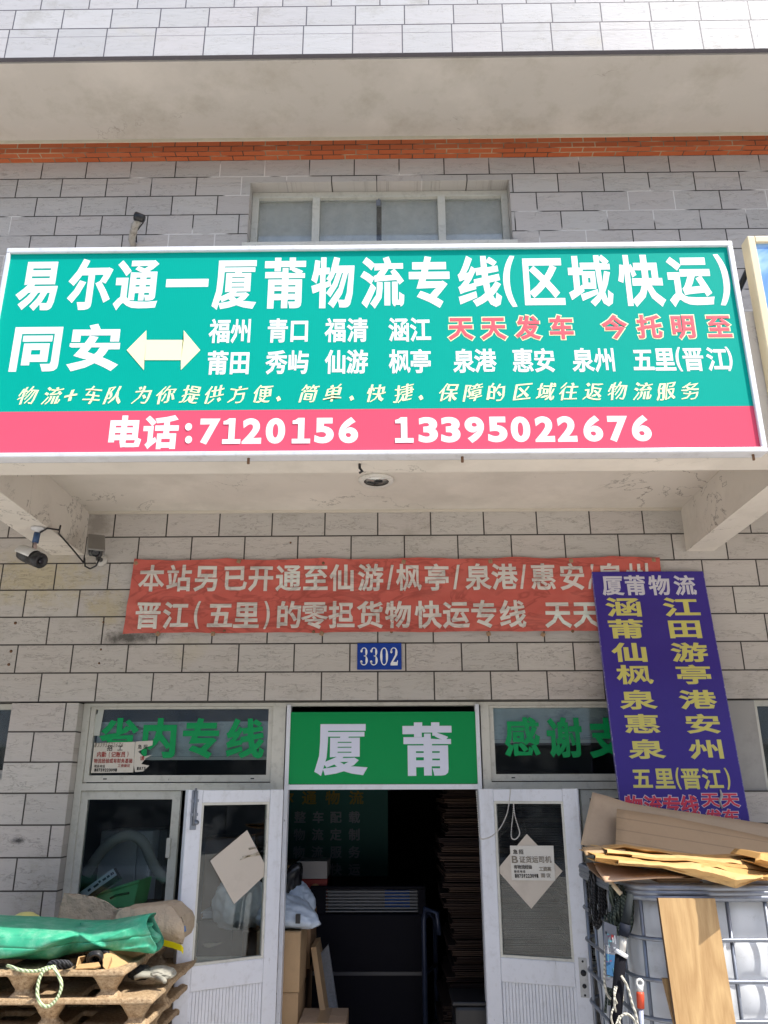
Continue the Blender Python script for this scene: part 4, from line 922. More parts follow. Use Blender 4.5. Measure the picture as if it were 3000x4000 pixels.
carton('narrow brown carton standing behind the white sacks', xc, xd, yb2, Z(3785, yb2), Z(3575, yb2), .4, M_ct2)
carton('brown carton under the narrow one in the second row', xc, xd-.02, yb2, .032, Z(3786, yb2)-.003, .4, M_ct2)
yc2 = 5.65; xe, xf = at(1150, 3600, yc2).x, at(1278, 3600, yc2).x
carton('dark brown carton in the back row under the red and white boxes', xe, xf, yc2, .032, Z(3512, yc2), .4, M_ct3)
carton('dark carton standing high at the back next to the black bag', at(1060, 3500, 5.75).x, at(1165, 3500, 5.75).x, 5.75, .032, Z(3378, 5.75), .4, M_ct3)
zR = Z(3511, yc2); xr0, xr1 = at(1170, 3490, yc2).x, at(1278, 3490, yc2).x
def boxt(name, label, a, b, mat, extra=None, cat='box'):
    th = Thing(name, label, cat, ((a[0]+b[0])/2, (a[1]+b[1])/2, a[2])); m = MB(); m.bbox(a, b, .003); th.part('body', m, mat)
    if extra: m = MB(); m.box(*extra[0]); th.part('label_panel', m, extra[1])
    return th
rbx = boxt('gift_box', 'dark red box with a pale emblem under the white box', (xr0, yc2-.02, zR+.003), (xr1, yc2+.28, zR+.118), printed('dark_red_box', (.20, .022, .02), .4))
m = MB(); zc_ = zR+.06
m.add([Vector((xr1-.075+.032*math.cos(i*.393), yc2-.0215, zc_+.032*math.sin(i*.393))) for i in range(16)], [tuple(range(16))]); rbx.part('emblem', m, printed('gold_emblem', (.4, .2, .09), .5))
m = MB(); m.box((xr0+.05, yc2-.0216, zc_-.012), (xr1-.12, yc2-.0202, zc_+.012)); rbx.part('label_panel', m, printed('gold_strip', (.32, .09, .05), .5))
boxt('gift_box', 'pale grey box with brown ends on top of the dark red box', (xr0-.02, yc2-.03, zR+.121), (xr1, yc2+.26, zR+.225), worn('pale_grey_box', (.34, .33, .34), .4, .1, 5))
def sack(label, c, r, mat, seed, tip=None, flat_=.3):
    bm = bmesh.new(); bmesh.ops.create_icosphere(bm, subdivisions=5, radius=1)
    for v in bm.verts:
        p = v.co.copy(); n = 1+.16*noise.noise(p*1.6+Vector((seed, 0, 0)))+.09*noise.noise(p*4+Vector((0, seed, 0)))+.05*abs(noise.noise(p*8+Vector((seed, seed, 0))))
        q = Vector((p.x*r[0], p.y*r[1], p.z*r[2]))*n
        if tip:
            k = max(0, p.dot(Vector(tip).normalized()))**4; q += Vector(tip)*k
        q.z = max(q.z, -r[2]*(1-flat_)); v.co = c+q
    bm.verts.index_update(); m = MB(); m.add([v.co[:] for v in bm.verts], [tuple(v.index for v in f.verts) for f in bm.faces], True); bm.free(); return m
M_sack = worn('blue_white_plastic', (.50, .58, .68), .3, .1, 12, (.3, .36, .45), .4, 9, .25, 18)
zk = zA1
s1 = Thing('sack', 'pale blue plastic sack with a dark label slumped on the tan carton', 'sack', (xb-.12, ya+.15, zk))
m = sack('', Vector((xb-.13, ya+.16, zk+.075)), (.16, .15, .085), M_sack, 3.1, (.09, -.06, -.02), .2); s1.part('bag', m, M_sack)
m = MB(); p = at(1163, 3590, ya-.03); m.box((p.x-.012, p.y, p.z-.022), (p.x+.012, p.y+.03, p.z+.022)); s1.part('label', m, M_black)
s2 = solo('sack', sack('', Vector((xb-.06, ya+.34, zk+.09)), (.10, .10, .12), M_sack, 8.3, None, .1), M_sack, 'second pale blue sack rising behind the first one', 'sack', loc=(xb-.05, ya+.36, zk))
s3 = solo('sack', sack('', Vector((xb-.36, ya+.16, zk+.125)), (.15, .14, .15), M_sack, 5.7, None, .15), worn('white_plastic', (.55, .57, .58), .35, .08, 12, (.3, .32, .34), .4, 8, .25, 18), 'white plastic sack seen through the glass of the left door leaf', 'sack', loc=(xb-.36, ya+.16, zk))
p = at(1135, 3470, 5.1); solo('black_bag', sack('', p+Vector((-.05, .05, -.03)), (.10, .1, .09), M_black, 2.2, (.05, -.02, .09)), worn('black_bag_plastic', (.015, .015, .017), .22, .2, 8, bump=.3, bscale=25), 'crumpled black plastic bag on top of the sacks', 'bag', loc=p)
# thin boards leaning
yl = 5.05
def slab(name, label, pts, Y, dep, mat, cat):
    P = [at(x, yy, Y+dy) for x, yy, dy in pts]; m = MB(); m.prism(P, (0, dep, 0)); return solo(name, m, mat, label, cat, loc=(P[-1].x, Y, .03))
slab('flat_carton', 'thin tan carton leaning on edge between the boxes and the black cabinet', [(1214, 3702, .05), (1234, 3698, .05), (1276, 3990, -.1), (1256, 3992, -.1)], yl, .3, M_ct, 'carton')
slab('foam_board', 'speckled grey board leaning beside the thin tan carton', [(1240, 3740, .1), (1282, 3690, .1), (1326, 3992, -.05), (1284, 3992, -.05)], yl+.12, .04, worn('speckled_grey', (.20, .21, .225), .8, .4, 90), 'board')
yf = 4.72; xg0, xg1 = at(1165, 3985, yf).x, at(1350, 3985, yf).x
zcf = Z(3957, yf+.2)
carton('wide taped carton lying low in front of the leaning boards', xg0, xg1, yf, .032, zcf, .3, kraft('carton_front', (.36, .26, .18)))
# things behind the left window
yw = 5.0
fr = Thing('metal_cabinet', 'pale grey metal cabinet standing behind the left window', 'cabinet', at(480, 3600, 5.35))
A, Bq = at(395, 3245, 5.35), at(568, 3600, 5.35)
mt = worn('grey_cabinet', (.48, .52, .58), .5, .08, 3)
m = MB(); m.bbox((A.x, 5.35, .03), (Bq.x, 5.75, A.z), .01); fr.part('body', m, mt)
m = MB(); xm = (A.x+Bq.x)/2+.08; m.bbox((A.x+.01, 5.33, .1), (xm-.003, 5.349, A.z-.06), .004); fr.part('door', m, mt); m = MB(); m.bbox((xm+.003, 5.33, .1), (Bq.x-.01, 5.349, A.z-.06), .004); fr.part('door', m, mt)
m = MB(); A, Bq = at(572, 3240, 5.5), at(625, 3600, 5.5); m.bbox((A.x, 5.5, .03), (Bq.x, 5.9, A.z), .01); solo('filing_cabinet', m, worn('green_grey_steel', (.12, .13, .13), .5, .1, 3), 'narrow dark grey cabinet right of the pale one behind the window', 'cabinet', loc=(A.x, 5.5, .03))
yh = 4.95
hz = [at(*q, yh) for q in ((335, 3420), (365, 3370), (420, 3300), (480, 3266), (530, 3268), (565, 3300), (585, 3345), (610, 3395), (650, 3440))]
m = MB(); q = chain(hz, 60); m.tube(q, [.03+.0025*(i % 2) for i in range(60)], 10); solo('hose', m, worn('corrugated_hose', (.26, .26, .24), .6, .15, 20), 'thick corrugated grey hose arching behind the left window glass', 'hose', loc=hz[0])
yk = 4.86; 
bk = Thing('basket', 'bright green plastic basket behind the left window', 'basket', at(460, 3545, yk))
def quad(Y, pts): return [at(*c_, Y+d) for *c_, d in [(p[0], p[1], p[2] if len(p) > 2 else 0) for p in pts]]
tl_, tr_, br_, bl_ = [at(*q, yk) for q in ((362, 3500), (543, 3441), (518, 3560), (400, 3560))]
mg = worn('green_plastic', (.24, .82, .33), .4, .1, 6)
m = MB(); m.prism([tl_, tr_, br_, bl_], (0, .012, 0)); m.prism([p+Vector((0, .24, 0)) for p in (tl_, tr_, br_, bl_)], (0, .012, 0)); m.prism([tl_+Vector((0, .0121, 0)), bl_+Vector((0, .0121, 0)), bl_+Vector((0, .239, 0)), tl_+Vector((0, .239, 0))], (.01, 0, 0)); m.prism([tr_+Vector((0, .0121, 0)), br_+Vector((0, .0121, 0)), br_+Vector((0, .239, 0)), tr_+Vector((0, .239, 0))], (-.01, 0, 0)); bk.part('body', m, mg)
m = MB(); m.tube([tl_+Vector((-.006, -.004, 0)), tr_+Vector((.006, -.004, 0))], .009, 8); bk.part('rim', m, mg)
m = MB(); e1, e2 = at(430, 3510, yk-.003), at(505, 3488, yk-.003); m.tube([e1, e1.lerp(e2, .3)+Vector((0, 0, .008)), e2, ], .006, 6); bk.part('slot_shade', m, worn('green_shadow_plastic', (.02, .12, .04), .5, .1, 5))  # solid bar in darker green paints the shade inside the slot
dvr = Thing('recorder_box', 'slim black recorder with a silver connector panel tilted above the green basket', 'recorder', at(400, 3470, 4.82))
e1, e2, e3, e4 = [at(*q, 4.80) for q in ((310, 3487), (441, 3393), (456, 3418), (332, 3505))]
m = MB(); m.prism([e1+Vector((0, .006, .0)), e2+Vector((0, .006, 0)), at(466, 3436, 4.806), at(350, 3512, 4.806)], (0, .05, 0)); dvr.part('body', m, M_black)
m = MB(); m.prism([e1, e2, e3, e4], (0, .005, 0)); pn = dvr.part('connector_panel', m, worn('silver_panel', (.72, .77, .85), .4, .08, 9))
for fx, fy, wv in ((.22, .5, .018), (.42, .55, .03), (.55, .4, .012), (.68, .5, .02), (.8, .5, .016), (.9, .5, .01), (.95, .5, .006)):
    p = e1.lerp(e2, fx).lerp(e4.lerp(e3, fx), fy); m = MB(); d_ = (e2-e1).normalized(); u_ = Vector((-d_.z, 0, d_.x)); m.prism([p-d_*wv/2-u_*.006+Vector((0, -.002, 0)), p+d_*wv/2-u_*.006+Vector((0, -.002, 0)), p+d_*wv/2+u_*.006+Vector((0, -.002, 0)), p-d_*wv/2+u_*.006+Vector((0, -.002, 0))], (0, .0015, 0)); dvr.part('socket', m, worn('socket_dark', (.02, .025, .06), .4, .2, 9), pn)
m = MB(); m.bbox((at(330, 3570, YD+.1).x, YD+.08, zs-.02), (at(670, 3570, YD+.1).x, YD+.55, Z(3552, YD+.1)), .01); tb = solo('shelf_table', m, worn('dark_table', (.06, .05, .045), .5, .2, 5), 'dark ledge behind the left window under the green basket', 'shelf', loc=(at(500, 3570, YD).x, YD+.3, zs-.02))

# ------------------------------------------------------------------ pallets and tarpaulin on the left
def press_mat():
    t = NT('pressed_wood'); v = t.mapping()
    c = t.ramp(t.noise(v, 70, 4, .75), [(.3, (.17, .11, .06)), (.5, (.36, .25, .145)), (.68, (.50, .38, .24))])
    c = t.mix(t.ramp(t.noise(v, 4, 5), [(.45, (0, 0, 0)), (.7, (.6, .6, .6))]), c, (.17, .135, .095)); t.bump(t.noise(v, 80, 4), .6, .006); return t.out(c, .85, .2)
M_press = press_mat()
PF = 3.60; pz = [at(583, 3914, PF).z, at(400, 3803, PF).z]
prx = at(590, 3912, PF).x; PW, PD = 1.2, .8; PITCH = pz[1]-pz[0]; ZK = PITCH/.134; print('pitch', PITCH)
PY = PF+PD/2; PXc = prx-PW/2
def make_pallet():
    th = Thing('pallet', 'pallet', 'pallet', (0, 0, 0), 'pressed wood pallets in the stack')
    # deck: a thin pressed tray with slots, thick rolled rim, one mesh
    bm = bmesh.new(); xs = [-.6, -.48, -.33, -.27, -.07, .07, .27, .33, .48, .6]; ys = [-.4, -.31, -.24, -.10, -.04, .04, .10, .24, .31, .4]
    hole = lambda i, j: i in (2, 4, 6) and j in (2, 4, 6) or (i in (2, 6) and j in (1, 7)) 
    m = MB(); vs = []; idx = {}
    def zt_(x, y):
        e = max(abs(x)/.6, abs(y)/.4); return .012*(1 if e > .97 else 0)+.004*noise.noise(Vector((x*9, y*9, 0)))
    for i, x in enumerate(xs):
        for j, y in enumerate(ys): idx[i, j] = len(vs); vs.append((x, y, zt_(x, y)))
    fs = [(idx[i, j], idx[i+1, j], idx[i+1, j+1], idx[i, j+1]) for i in range(9) for j in range(9) if not hole(i, j)]
    m.add(vs, fs); o = th.part('deck', m, M_press, fixn=False); md = o.modifiers.new('t', 'SOLIDIFY'); md.thickness = .022; md.offset = -1; b = o.modifiers.new('b', 'BEVEL'); b.width = .006; b.segments = 2
    for x in (.525, .18, -.165, -.51):
        for y in (-.338, 0, .338):
            m = MB(); k = 28; pr = [(1.4, -.012), (1.12, -.022), (.96, -.036), (.80, -.058), (.60, -.080), (.54, -.088), (.57, -.098), (.76, -.112), (.90, -.122), (.94, -.134), (.90, -.150), (.7, -.152)]
            vs = []; 
            for s, z in pr:
                for t in range(k):
                    a = 2*math.pi*t/k; ca, sa = math.cos(a), math.sin(a); q = 4.5; rr = (abs(ca)**q+abs(sa)**q)**(-1/q)
                    n = 1+.03*noise.noise(Vector((x*9+ca*2, y*9+sa*2, z*30)))
                    yy = y+.048*s*rr*sa*n
                    vs.append((max(-.594, min(.594, x+.054*s*rr*ca*n)), max(-.398, min(.398, yy)), z*ZK))
            fs = [(i*k+t, i*k+(t+1) % k, (i+1)*k+(t+1) % k, (i+1)*k+t) for i in range(len(pr)-1) for t in range(k)]+[tuple(range(k)), tuple(range((len(pr)-1)*k, len(pr)*k))]
            m.add(vs, fs, True); th.part('foot', m, M_press)
    return th
pal = make_pallet().o
tops = []
zz = pz[1]+.0; n = 0
names = ['pressed wood pallet on top of the left stack, carrying the green tarpaulin', 'second pressed wood pallet from the top, jutting out to the right', 'third pressed wood pallet from the top, its feet in the shade of the second']
dxs = [-.115, .0, -.03, -.06, .01, -.02, -.05, .0, -.02]
k = 0; z = pz[1]
while z > .16:
    o = pal if k == 0 else copy_tree(pal)
    o.location = (PXc+dxs[k % 9]-(.0 if k else .0), PY+(.0 if k != 0 else -.0), z); o.rotation_euler = (0, 0, R((0, .6, -.8)[k % 3]))
    o['label'] = names[min(k, 2)] if k < 3 else 'one of the lower pressed wood pallets of the left stack, under the upper three'
    z -= PITCH; k += 1
ztop = pz[1]+.012
# feet of the lowest pallet reach the street
base = pal if k == 0 else None
m = MB(); m.box((PXc-.5, PY-.3, .0005), (PXc+.5, PY+.3, z+PITCH-.152*ZK)); solo('timber_base', m, M_press, 'low timber base under the pallet stack', 'base', loc=(PXc, PY, 0))

c5 = lambda x, y: C(x, y, 0, 3300, .4822)
# green tarpaulin: a rolled and folded sheet
YT = PF+.14
def tarp_mat():
    t = NT('green_tarpaulin'); v = t.mapping(); col = (.035, .30, .175)
    c = t.mix(t.noise(v, 3, 5), k3(col, .8), k3(col, 1.2)); d = t.ramp(t.noise(v, 14, 7, .75), [(.46, (0, 0, 0)), (.66, (.6, .6, .6))]); c = t.mix(d, c, (.22, .46, .33))
    t.bump(t.noise(v, 16, 4), .12, .012); return t.out(c, .48, .4)
M_tarp = tarp_mat()
topc = [(-700, 585), (-250, 592), (0, 600), (250, 615), (450, 628), (640, 640), (780, 640), (900, 618), (1080, 585), (1250, 560)]
botc = [(-700, 985), (-250, 985), (0, 975), (250, 962), (420, 945), (500, 938), (620, 905), (780, 880), (960, 878), (1215, 892)]
def interp(P, x):
    for (a, b), (c, d) in zip(P, P[1:]):
        if a <= x <= c:
            f = (x-a)/(c-a); return b+(d-b)*f
    return P[0][1] if x < P[0][0] else P[-1][1]
RA = [(-700, 1000), (-200, 975), (0, 935), (150, 912), (300, 868), (450, 800), (560, 740), (636, 706)]   # the long diagonal crease
def sg_(t): return 1/(1+math.exp(-max(-40, min(40, t))))
def tarp(u, v):     # u along, v round the roll
    px = -700+1950*u
    ek = max(0, min(1, (px-880)/370)); ek = ek*ek*(3-2*ek)
    ry = .17-.105*ek; cy = YT+.15-.09*ek
    zt_ = at(*c5(px, interp(topc, px)), cy-.02).z; zb_ = max(at(*c5(px, interp(botc, px)), YT).z, ztop+.004)
    x = at(*c5(px, 750), YT+.05).x
    th = 2*math.pi*v; hz_ = (zt_-zb_)/2
    c, s = math.cos(th), math.sin(th); q = .72
    yy = cy-ry*(abs(c)**q)*(1 if c > 0 else -1); z = (zt_+zb_)/2+hz_*(abs(s)**q)*(1 if s > 0 else -1)
    fr = min(1, max(0, c)*1.6); t = (z-zb_)/(2*hz_+1e-6); py = interp(botc, px)+(interp(topc, px)-interp(botc, px))*t
    d = 0
    left = sg_((640-px)/18)
    d += .075*left*sg_((interp(RA, min(px, 636))-py)/9)*(.35+.65*sg_((px+150)/120))
    # short crease from the peak down to the left
    if py > 690:
        xl_ = 636-(py-706)*.63
        d += .045*sg_((xl_-px)/10)*math.exp(-max(0, xl_-px)/150) - .030*math.exp(-((px-xl_-55)/50)**2)*sg_((py-760)/30)
    for x0_, y0_, x1_, y1_, am in ((700, 690, 900, 800, .016), (1180, 640, 900, 720, .012), (1190, 820, 940, 850, .014), (60, 700, 330, 660, .010), (-40, 960, 330, 930, .014), (330, 690, 560, 665, .010)):
        L2 = (x1_-x0_)**2+(y1_-y0_)**2; k_ = max(0, min(1, ((px-x0_)*(x1_-x0_)+(py-y0_)*(y1_-y0_))/L2)); ds = math.hypot(px-x0_-k_*(x1_-x0_), py-y0_-k_*(y1_-y0_)); d += am*math.exp(-ds/16)
    d += .018*math.exp(-((px-900)/170)**2)*math.exp(-((t-.55)/.3)**2)
    w = .010*noise.noise(Vector((px*.0035, th*1.1, 3)))+.0035*noise.noise(Vector((px*.012, th*2.2, 1)))
    w += .006*ek*math.sin(th*5+1)
    yy -= fr*d+w*1.2; z += w*.5*(1 if s > 0 else 0)
    return Vector((x+.02*ek*(.5-t)*2-.012*ek*math.sin(th*3), yy, max(z, ztop+.003)))
m = MB(); m.grid(tarp, 220, 110)
tp_ = Thing('tarpaulin', 'rolled green tarpaulin lying along the top pallet', 'tarpaulin', (at(*c5(400, 750), YT).x, YT+.15, ztop))
o = tp_.part('sheet', m, M_tarp, thick=.004, fixn=False)
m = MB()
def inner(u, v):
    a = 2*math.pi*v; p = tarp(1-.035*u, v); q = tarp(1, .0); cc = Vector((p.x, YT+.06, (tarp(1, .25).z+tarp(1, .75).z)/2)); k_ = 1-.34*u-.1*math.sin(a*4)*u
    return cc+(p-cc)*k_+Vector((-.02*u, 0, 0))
m.grid(inner, 5, 80); tp_.part('inner_fold', m, worn('shaded_tarpaulin', (.02, .16, .10), .5, .2, 8), thick=.003, fixn=False)  # shade inside the roll put in by a darker copy of the green
m = MB()
def inner2(u, v):
    a = 2*math.pi*v; p = tarp(.985, v); cc = Vector((p.x, YT+.06, (tarp(1, .25).z+tarp(1, .75).z)/2)); k_ = .45+.12*math.sin(a*3+1); return cc+(p-cc)*k_+Vector((-.3+.31*u, 0, 0))
m.grid(inner2, 4, 60); tp_.part('inner_fold', m, M_tarp, thick=.003, fixn=False)
# big brown card and padded paper wrap behind the tarpaulin
yb_ = 4.22
def fan(name, label, pts, Y, mat, cat, bulge=.05, th=.006, lean=0, n=1):
    # an outline filled with a fine grid that bulges towards the viewer
    P = [at(*c5(x, y), Y) for x, y in pts]
    bm = bmesh.new(); vv = [bm.verts.new(p) for p in P]; f = bm.faces.new(vv); bmesh.ops.triangulate(bm, faces=[f]); bmesh.ops.subdivide_edges(bm, edges=bm.edges[:], cuts=9, use_grid_fill=True)
    bm.verts.index_update(); zmin = min(p.z for p in P); zmax = max(p.z for p in P)
    edge = {v for v in bm.verts if v.is_boundary}
    cx = sum(p.x for p in P)/len(P); cz = (zmin+zmax)/2; W_ = max(abs(p.x-cx) for p in P); H_ = (zmax-zmin)/2
    vs = []
    for v in bm.verts:
        r2 = min(1, ((v.co.x-cx)/W_)**2*.8+((v.co.z-cz)/H_)**2*.8); d = bulge*(1-r2)+.016*noise.noise(v.co*6)+.016*(.4-abs(noise.noise(v.co*11+Vector((3, 0, 0)))))+.006*noise.noise(v.co*24)
        vs.append(v.co+Vector((0, -d+lean*(v.co.z-zmin), 0)))
    m = MB(); m.add([v[:] for v in vs], [tuple(v.index for v in f.verts) for f in bm.faces], True); bm.free()
    return m, Vector((cx, Y, zmin))
M_wrap = kraft('brown_wrap', (.44, .35, .25))
_t = M_wrap.node_tree; _b = [n for n in _t.nodes if n.type == 'BUMP'][0]; _b.inputs['Strength'].default_value = .9; _b.inputs['Distance'].default_value = .04
m, lc = fan('', '', [(525, 390), (660, 402), (770, 420), (860, 450), (960, 515), (1010, 560), (1060, 640), (1000, 820), (700, 860), (440, 820), (470, 620), (500, 480)], 4.26, M_wrap, '', .02)
solo('cardboard_sheet', m, M_wrap, 'brown cardboard sheet standing behind the green tarpaulin', 'cardboard', loc=lc, thick=.006)
pts = [(960, 515), (1080, 505), (1200, 490), (1330, 474), (1400, 490), (1450, 540), (1500, 580), (1525, 640), (1518, 730), (1490, 790), (1460, 800), (1350, 775), (1180, 760), (1000, 760), (940, 640)]
m, lc = fan('', '', pts, 4.05, M_wrap, '', .10)
pw = Thing('wrapped_parcel', 'lumpy parcel wrapped in brown paper beside the end of the tarpaulin', 'parcel', lc)
pw.part('paper', m, M_wrap, thick=.01)
P = [at(*c5(x, y), 4.3) for x, y in pts]; m = MB(); m.prism([p for p in P], (0, -.235, 0)); 
m = MB(); m.prism([at(*c5(1000+ (x-1240)*.9+240, 640+(y-640)*.9), 4.06) for x, y in pts], (0, .2, 0)); pw.part('filling', m, M_wrap)
m = MB(); m.prism([at(*c5(x, y), 4.025) for x, y in ((1450, 668), (1500, 655), (1508, 700), (1462, 718))], (0, .004, 0)); pw.part('sticker', m, printed('blue_sticker', (.12, .22, .45), .4))
m = MB(); p = [at(*c5(x, y), YT+dy) for x, y, dy in ((1270, 780, .3), (1330, 795, .22), (1400, 812, .2), (1470, 838, .18), (1485, 862, .18))]
m.add([q+Vector((0, 0, s)) for q in p for s in (-.012, .012)], [(2*i, 2*i+1, 2*i+3, 2*i+2) for i in range(4)]); solo('strap', m, printed('yellow_strap', (.72, .60, .01), .4), 'bright yellow plastic strap sticking out past the tarpaulin end', 'strap', loc=p[0], thick=.002)
p = at(*c5(205, 606), 4.2); m = MB(); m.lathe([(0, .062), (.03, .058), (.06, .042), (.078, .018), (.082, 0), (.10, -.004), (.10, -.008), (0, -.008)], p+Vector((0, 0, -.028)), (0, 0, 1), 32); m.tube([p+Vector((-.05, -.08, -.034)), p+Vector((0, -.1, -.036)), p+Vector((.05, -.08, -.034))], .006, 6)
solo('hard_hat', m, printed('pale_yellow_plastic', (.62, .57, .20), .4, crease=.02), 'pale yellow dome shaped hat peeking over the green tarpaulin', 'hat', loc=p+Vector((0, 0, -.03)))
m = MB(); m.box((PXc-.5, 4.08, .003), (PXc+.72, 4.42, ZC-.62)); 
solo('crate', MB().bbox((PXc-.5, 4.46, .003), (prx-.05, 4.58, ZC-.66), .008), M_kraft_d, 'low brown crate between the pallets and the wall', 'crate', loc=(PXc, 4.5, 0))
# carton with a coil of black hose in its open end
yq = PF+.03
oc = Thing('carton', 'crushed open carton on the pallet edge with black hose inside', 'carton', (at(*c5(900, 950), yq).x, yq+.1, ztop))
def cq(pts, Y): return [at(*c5(x, y), Y+d) for x, y, d in pts]
M_oc = kraft('open_carton', (.46, .29, .135))
m = MB(); m.add(cq([(700, 880, .22), (890, 862, .10), (1180, 875, .34), (1180, 950, .33), (1040, 968, .12), (870, 1025, .0), (835, 985, .0), (830, 905, .06)], yq), [(0, 1, 7), (1, 2, 3, 4), (1, 4, 5, 6, 7)]); oc.part('body', m, M_oc, thick=.005)
m = MB(); m.add(cq([(610, 1010, -.01), (640, 972, .02), (800, 955, .03), (815, 985, .0), (760, 1000, -.01)], yq), [(0, 1, 2, 3, 4)]); m.add(cq([(620, 985, .02), (640, 910, .06), (690, 900, .08), (700, 890, .2), (660, 960, .1)], yq), [(0, 1, 2, 3, 4)]); m.add(cq([(835, 985, .0), (840, 925, .02), (905, 905, .03), (910, 940, .01), (870, 1025, -.01)], yq), [(0, 1, 2, 3, 4)]); oc.part('flap', m, M_oc, thick=.005)
m = MB()
for i, (cx, cy, rx, ry, d) in enumerate(((770, 920, 55, 48, .05), (775, 922, 44, 38, .04), (790, 912, 36, 44, .06), (760, 930, 48, 40, .07), (835, 895, 50, 30, .10))):
    m.tube([at(*c5(cx+rx*math.cos(t*.314), cy+ry*math.sin(t*.314)), yq+d+.012*math.sin(t*.314)) for t in range(20)], .008, 8, closed=True)
solo('hose_coil', m, M_black, 'coil of thick black hose in the open end of the crushed carton', 'hose', loc=at(*c5(770, 960), yq+.05))
# ropes
def rope_mat(name, a, b):
    t = NT(name); w = t.n('ShaderNodeTexWave', wave_type='BANDS', bands_direction='DIAGONAL'); t.l(t.tc, w.inputs[0]); w.inputs['Scale'].default_value = 38; c = t.ramp(w.outputs['Fac'], [(.2, a), (.7, b)]); t.bump(w.outputs['Fac'], .6, .004); return t.out(c, .75, .2)
M_rg = rope_mat('pale_green_rope', (.28, .36, .19), (.58, .66, .42)); M_rb = rope_mat('black_rope', (.012, .013, .015), (.05, .05, .055)); M_rd = rope_mat('dark_green_rope', (.02, .03, .026), (.07, .085, .07)); M_rw = rope_mat('pale_rope', (.32, .31, .26), (.6, .58, .5))
yr = PF-.03
pts = [at(*c5(x, y), yr+d) for x, y, d in ((60, 980, .08), (100, 992, .04), (180, 1018, .02), (300, 1022, .01), (400, 990, .01), (440, 988, 0), (440, 1000, -.01), (475, 1060, -.02), (498, 1130, -.02), (480, 1210, -.02), (430, 1285, -.02), (375, 1310, -.02), (325, 1280, -.02), (302, 1200, -.02), (315, 1100, -.02), (350, 1030, -.02), (400, 1000, -.015), (435, 985, -.005))]
solo('rope', MB().tube(chain(pts, 120), .0066, 8), M_rg, 'pale green rope hanging in a loop over the front of the pallets', 'rope', loc=pts[6])
m = MB()
for i in range(5):
    pts = [at(*c5(485+95*math.cos(t*.35+i)*(1-.05*i), 975+ (22-3*i)*math.sin(t*.35+i)-i*5), yr+.03+.03*math.sin(t*.35+i)) for t in range(18)]; m.tube(pts, .007, 6, closed=True)
solo('rope_coil', m, M_rb, 'small coil of black rope lying on the pallet before the tarpaulin', 'rope', loc=at(*c5(485, 985), yr))
# gloves on the second pallet
gz = pz[0]+.02
gl = Thing('work_gloves', 'grubby grey work gloves dropped on the corner of the second pallet', 'gloves', atz(*c5(1300, 1090), gz))
gp = atz(*c5(1295, 1085), gz+.02); mg_ = worn('dirty_grey_glove', (.25, .24, .20), .8, .25, 20)
m = sack('', gp+Vector((0, 0, .02)), (.062, .05, .026), None, 4.4, None, .2)
for i in range(4): a = gp+Vector((-.05+.0*i, -.045+.022*i, .012)); m.tube([a+Vector((.02, .0, .01)), a+Vector((-.015, -.012, .012)), a+Vector((-.04, -.016, .002-.002*i))], [.011, .0115, .009], 8)
m.tube([gp+Vector((.0, -.04, .01)), gp+Vector((.03, -.07, .012)), gp+Vector((.045, -.085, .006))], [.012, .011, .009], 8); gl.part('glove', m, mg_)
m = sack('', gp+Vector((-.10, .05, .012)), (.05, .045, .03), None, 7.7, None, .2); gl.part('glove', m, worn('black_glove', (.03, .03, .03), .7, .2, 20))

# ------------------------------------------------------------------ the caged tank and what leans on it, at the right
YI = 3.40; c8 = lambda x, y: C(x, y, 2200, 3300, .4822)
TX0 = at(2462, 3600, YI+.05).x; TX1 = TX0+1.2; TY1 = YI+1.0; TZ1 = at(2700, 3462, YI).z; TZ0 = TZ1-1.0
tk = Thing('caged_tank', 'white plastic bulk liquid tank in a galvanised tube cage', 'tank', (TX0+.6, YI+.5, TZ0-.13))
zr_ = [at(2540, y, YI).z for y in (3671, 3833, 3989)]; p_ = zr_[1]-zr_[2]; rails = [TZ1-.012]+zr_
while rails[-1]-p_ > TZ0: rails.append(rails[-1]-p_)
xp = at(2870, 3750, YI).x; vx = []
vpit = .1445; x = xp
while x > TX0+.10: x -= vpit
x += vpit
while x < TX1-.08: vx.append(x); x += vpit
def rect_path(x0, x1, y0, y1, r, z, n=7):
    P = []
    for cx, cy, a0 in ((x0+r, y0+r, 180), (x1-r, y0+r, 270), (x1-r, y1-r, 0), (x0+r, y1-r, 90)):
        for i in range(n+1): a = math.radians(a0+90*i/n); P.append(Vector((cx+r*math.cos(a), cy+r*math.sin(a), z)))
    return P
rc = .15
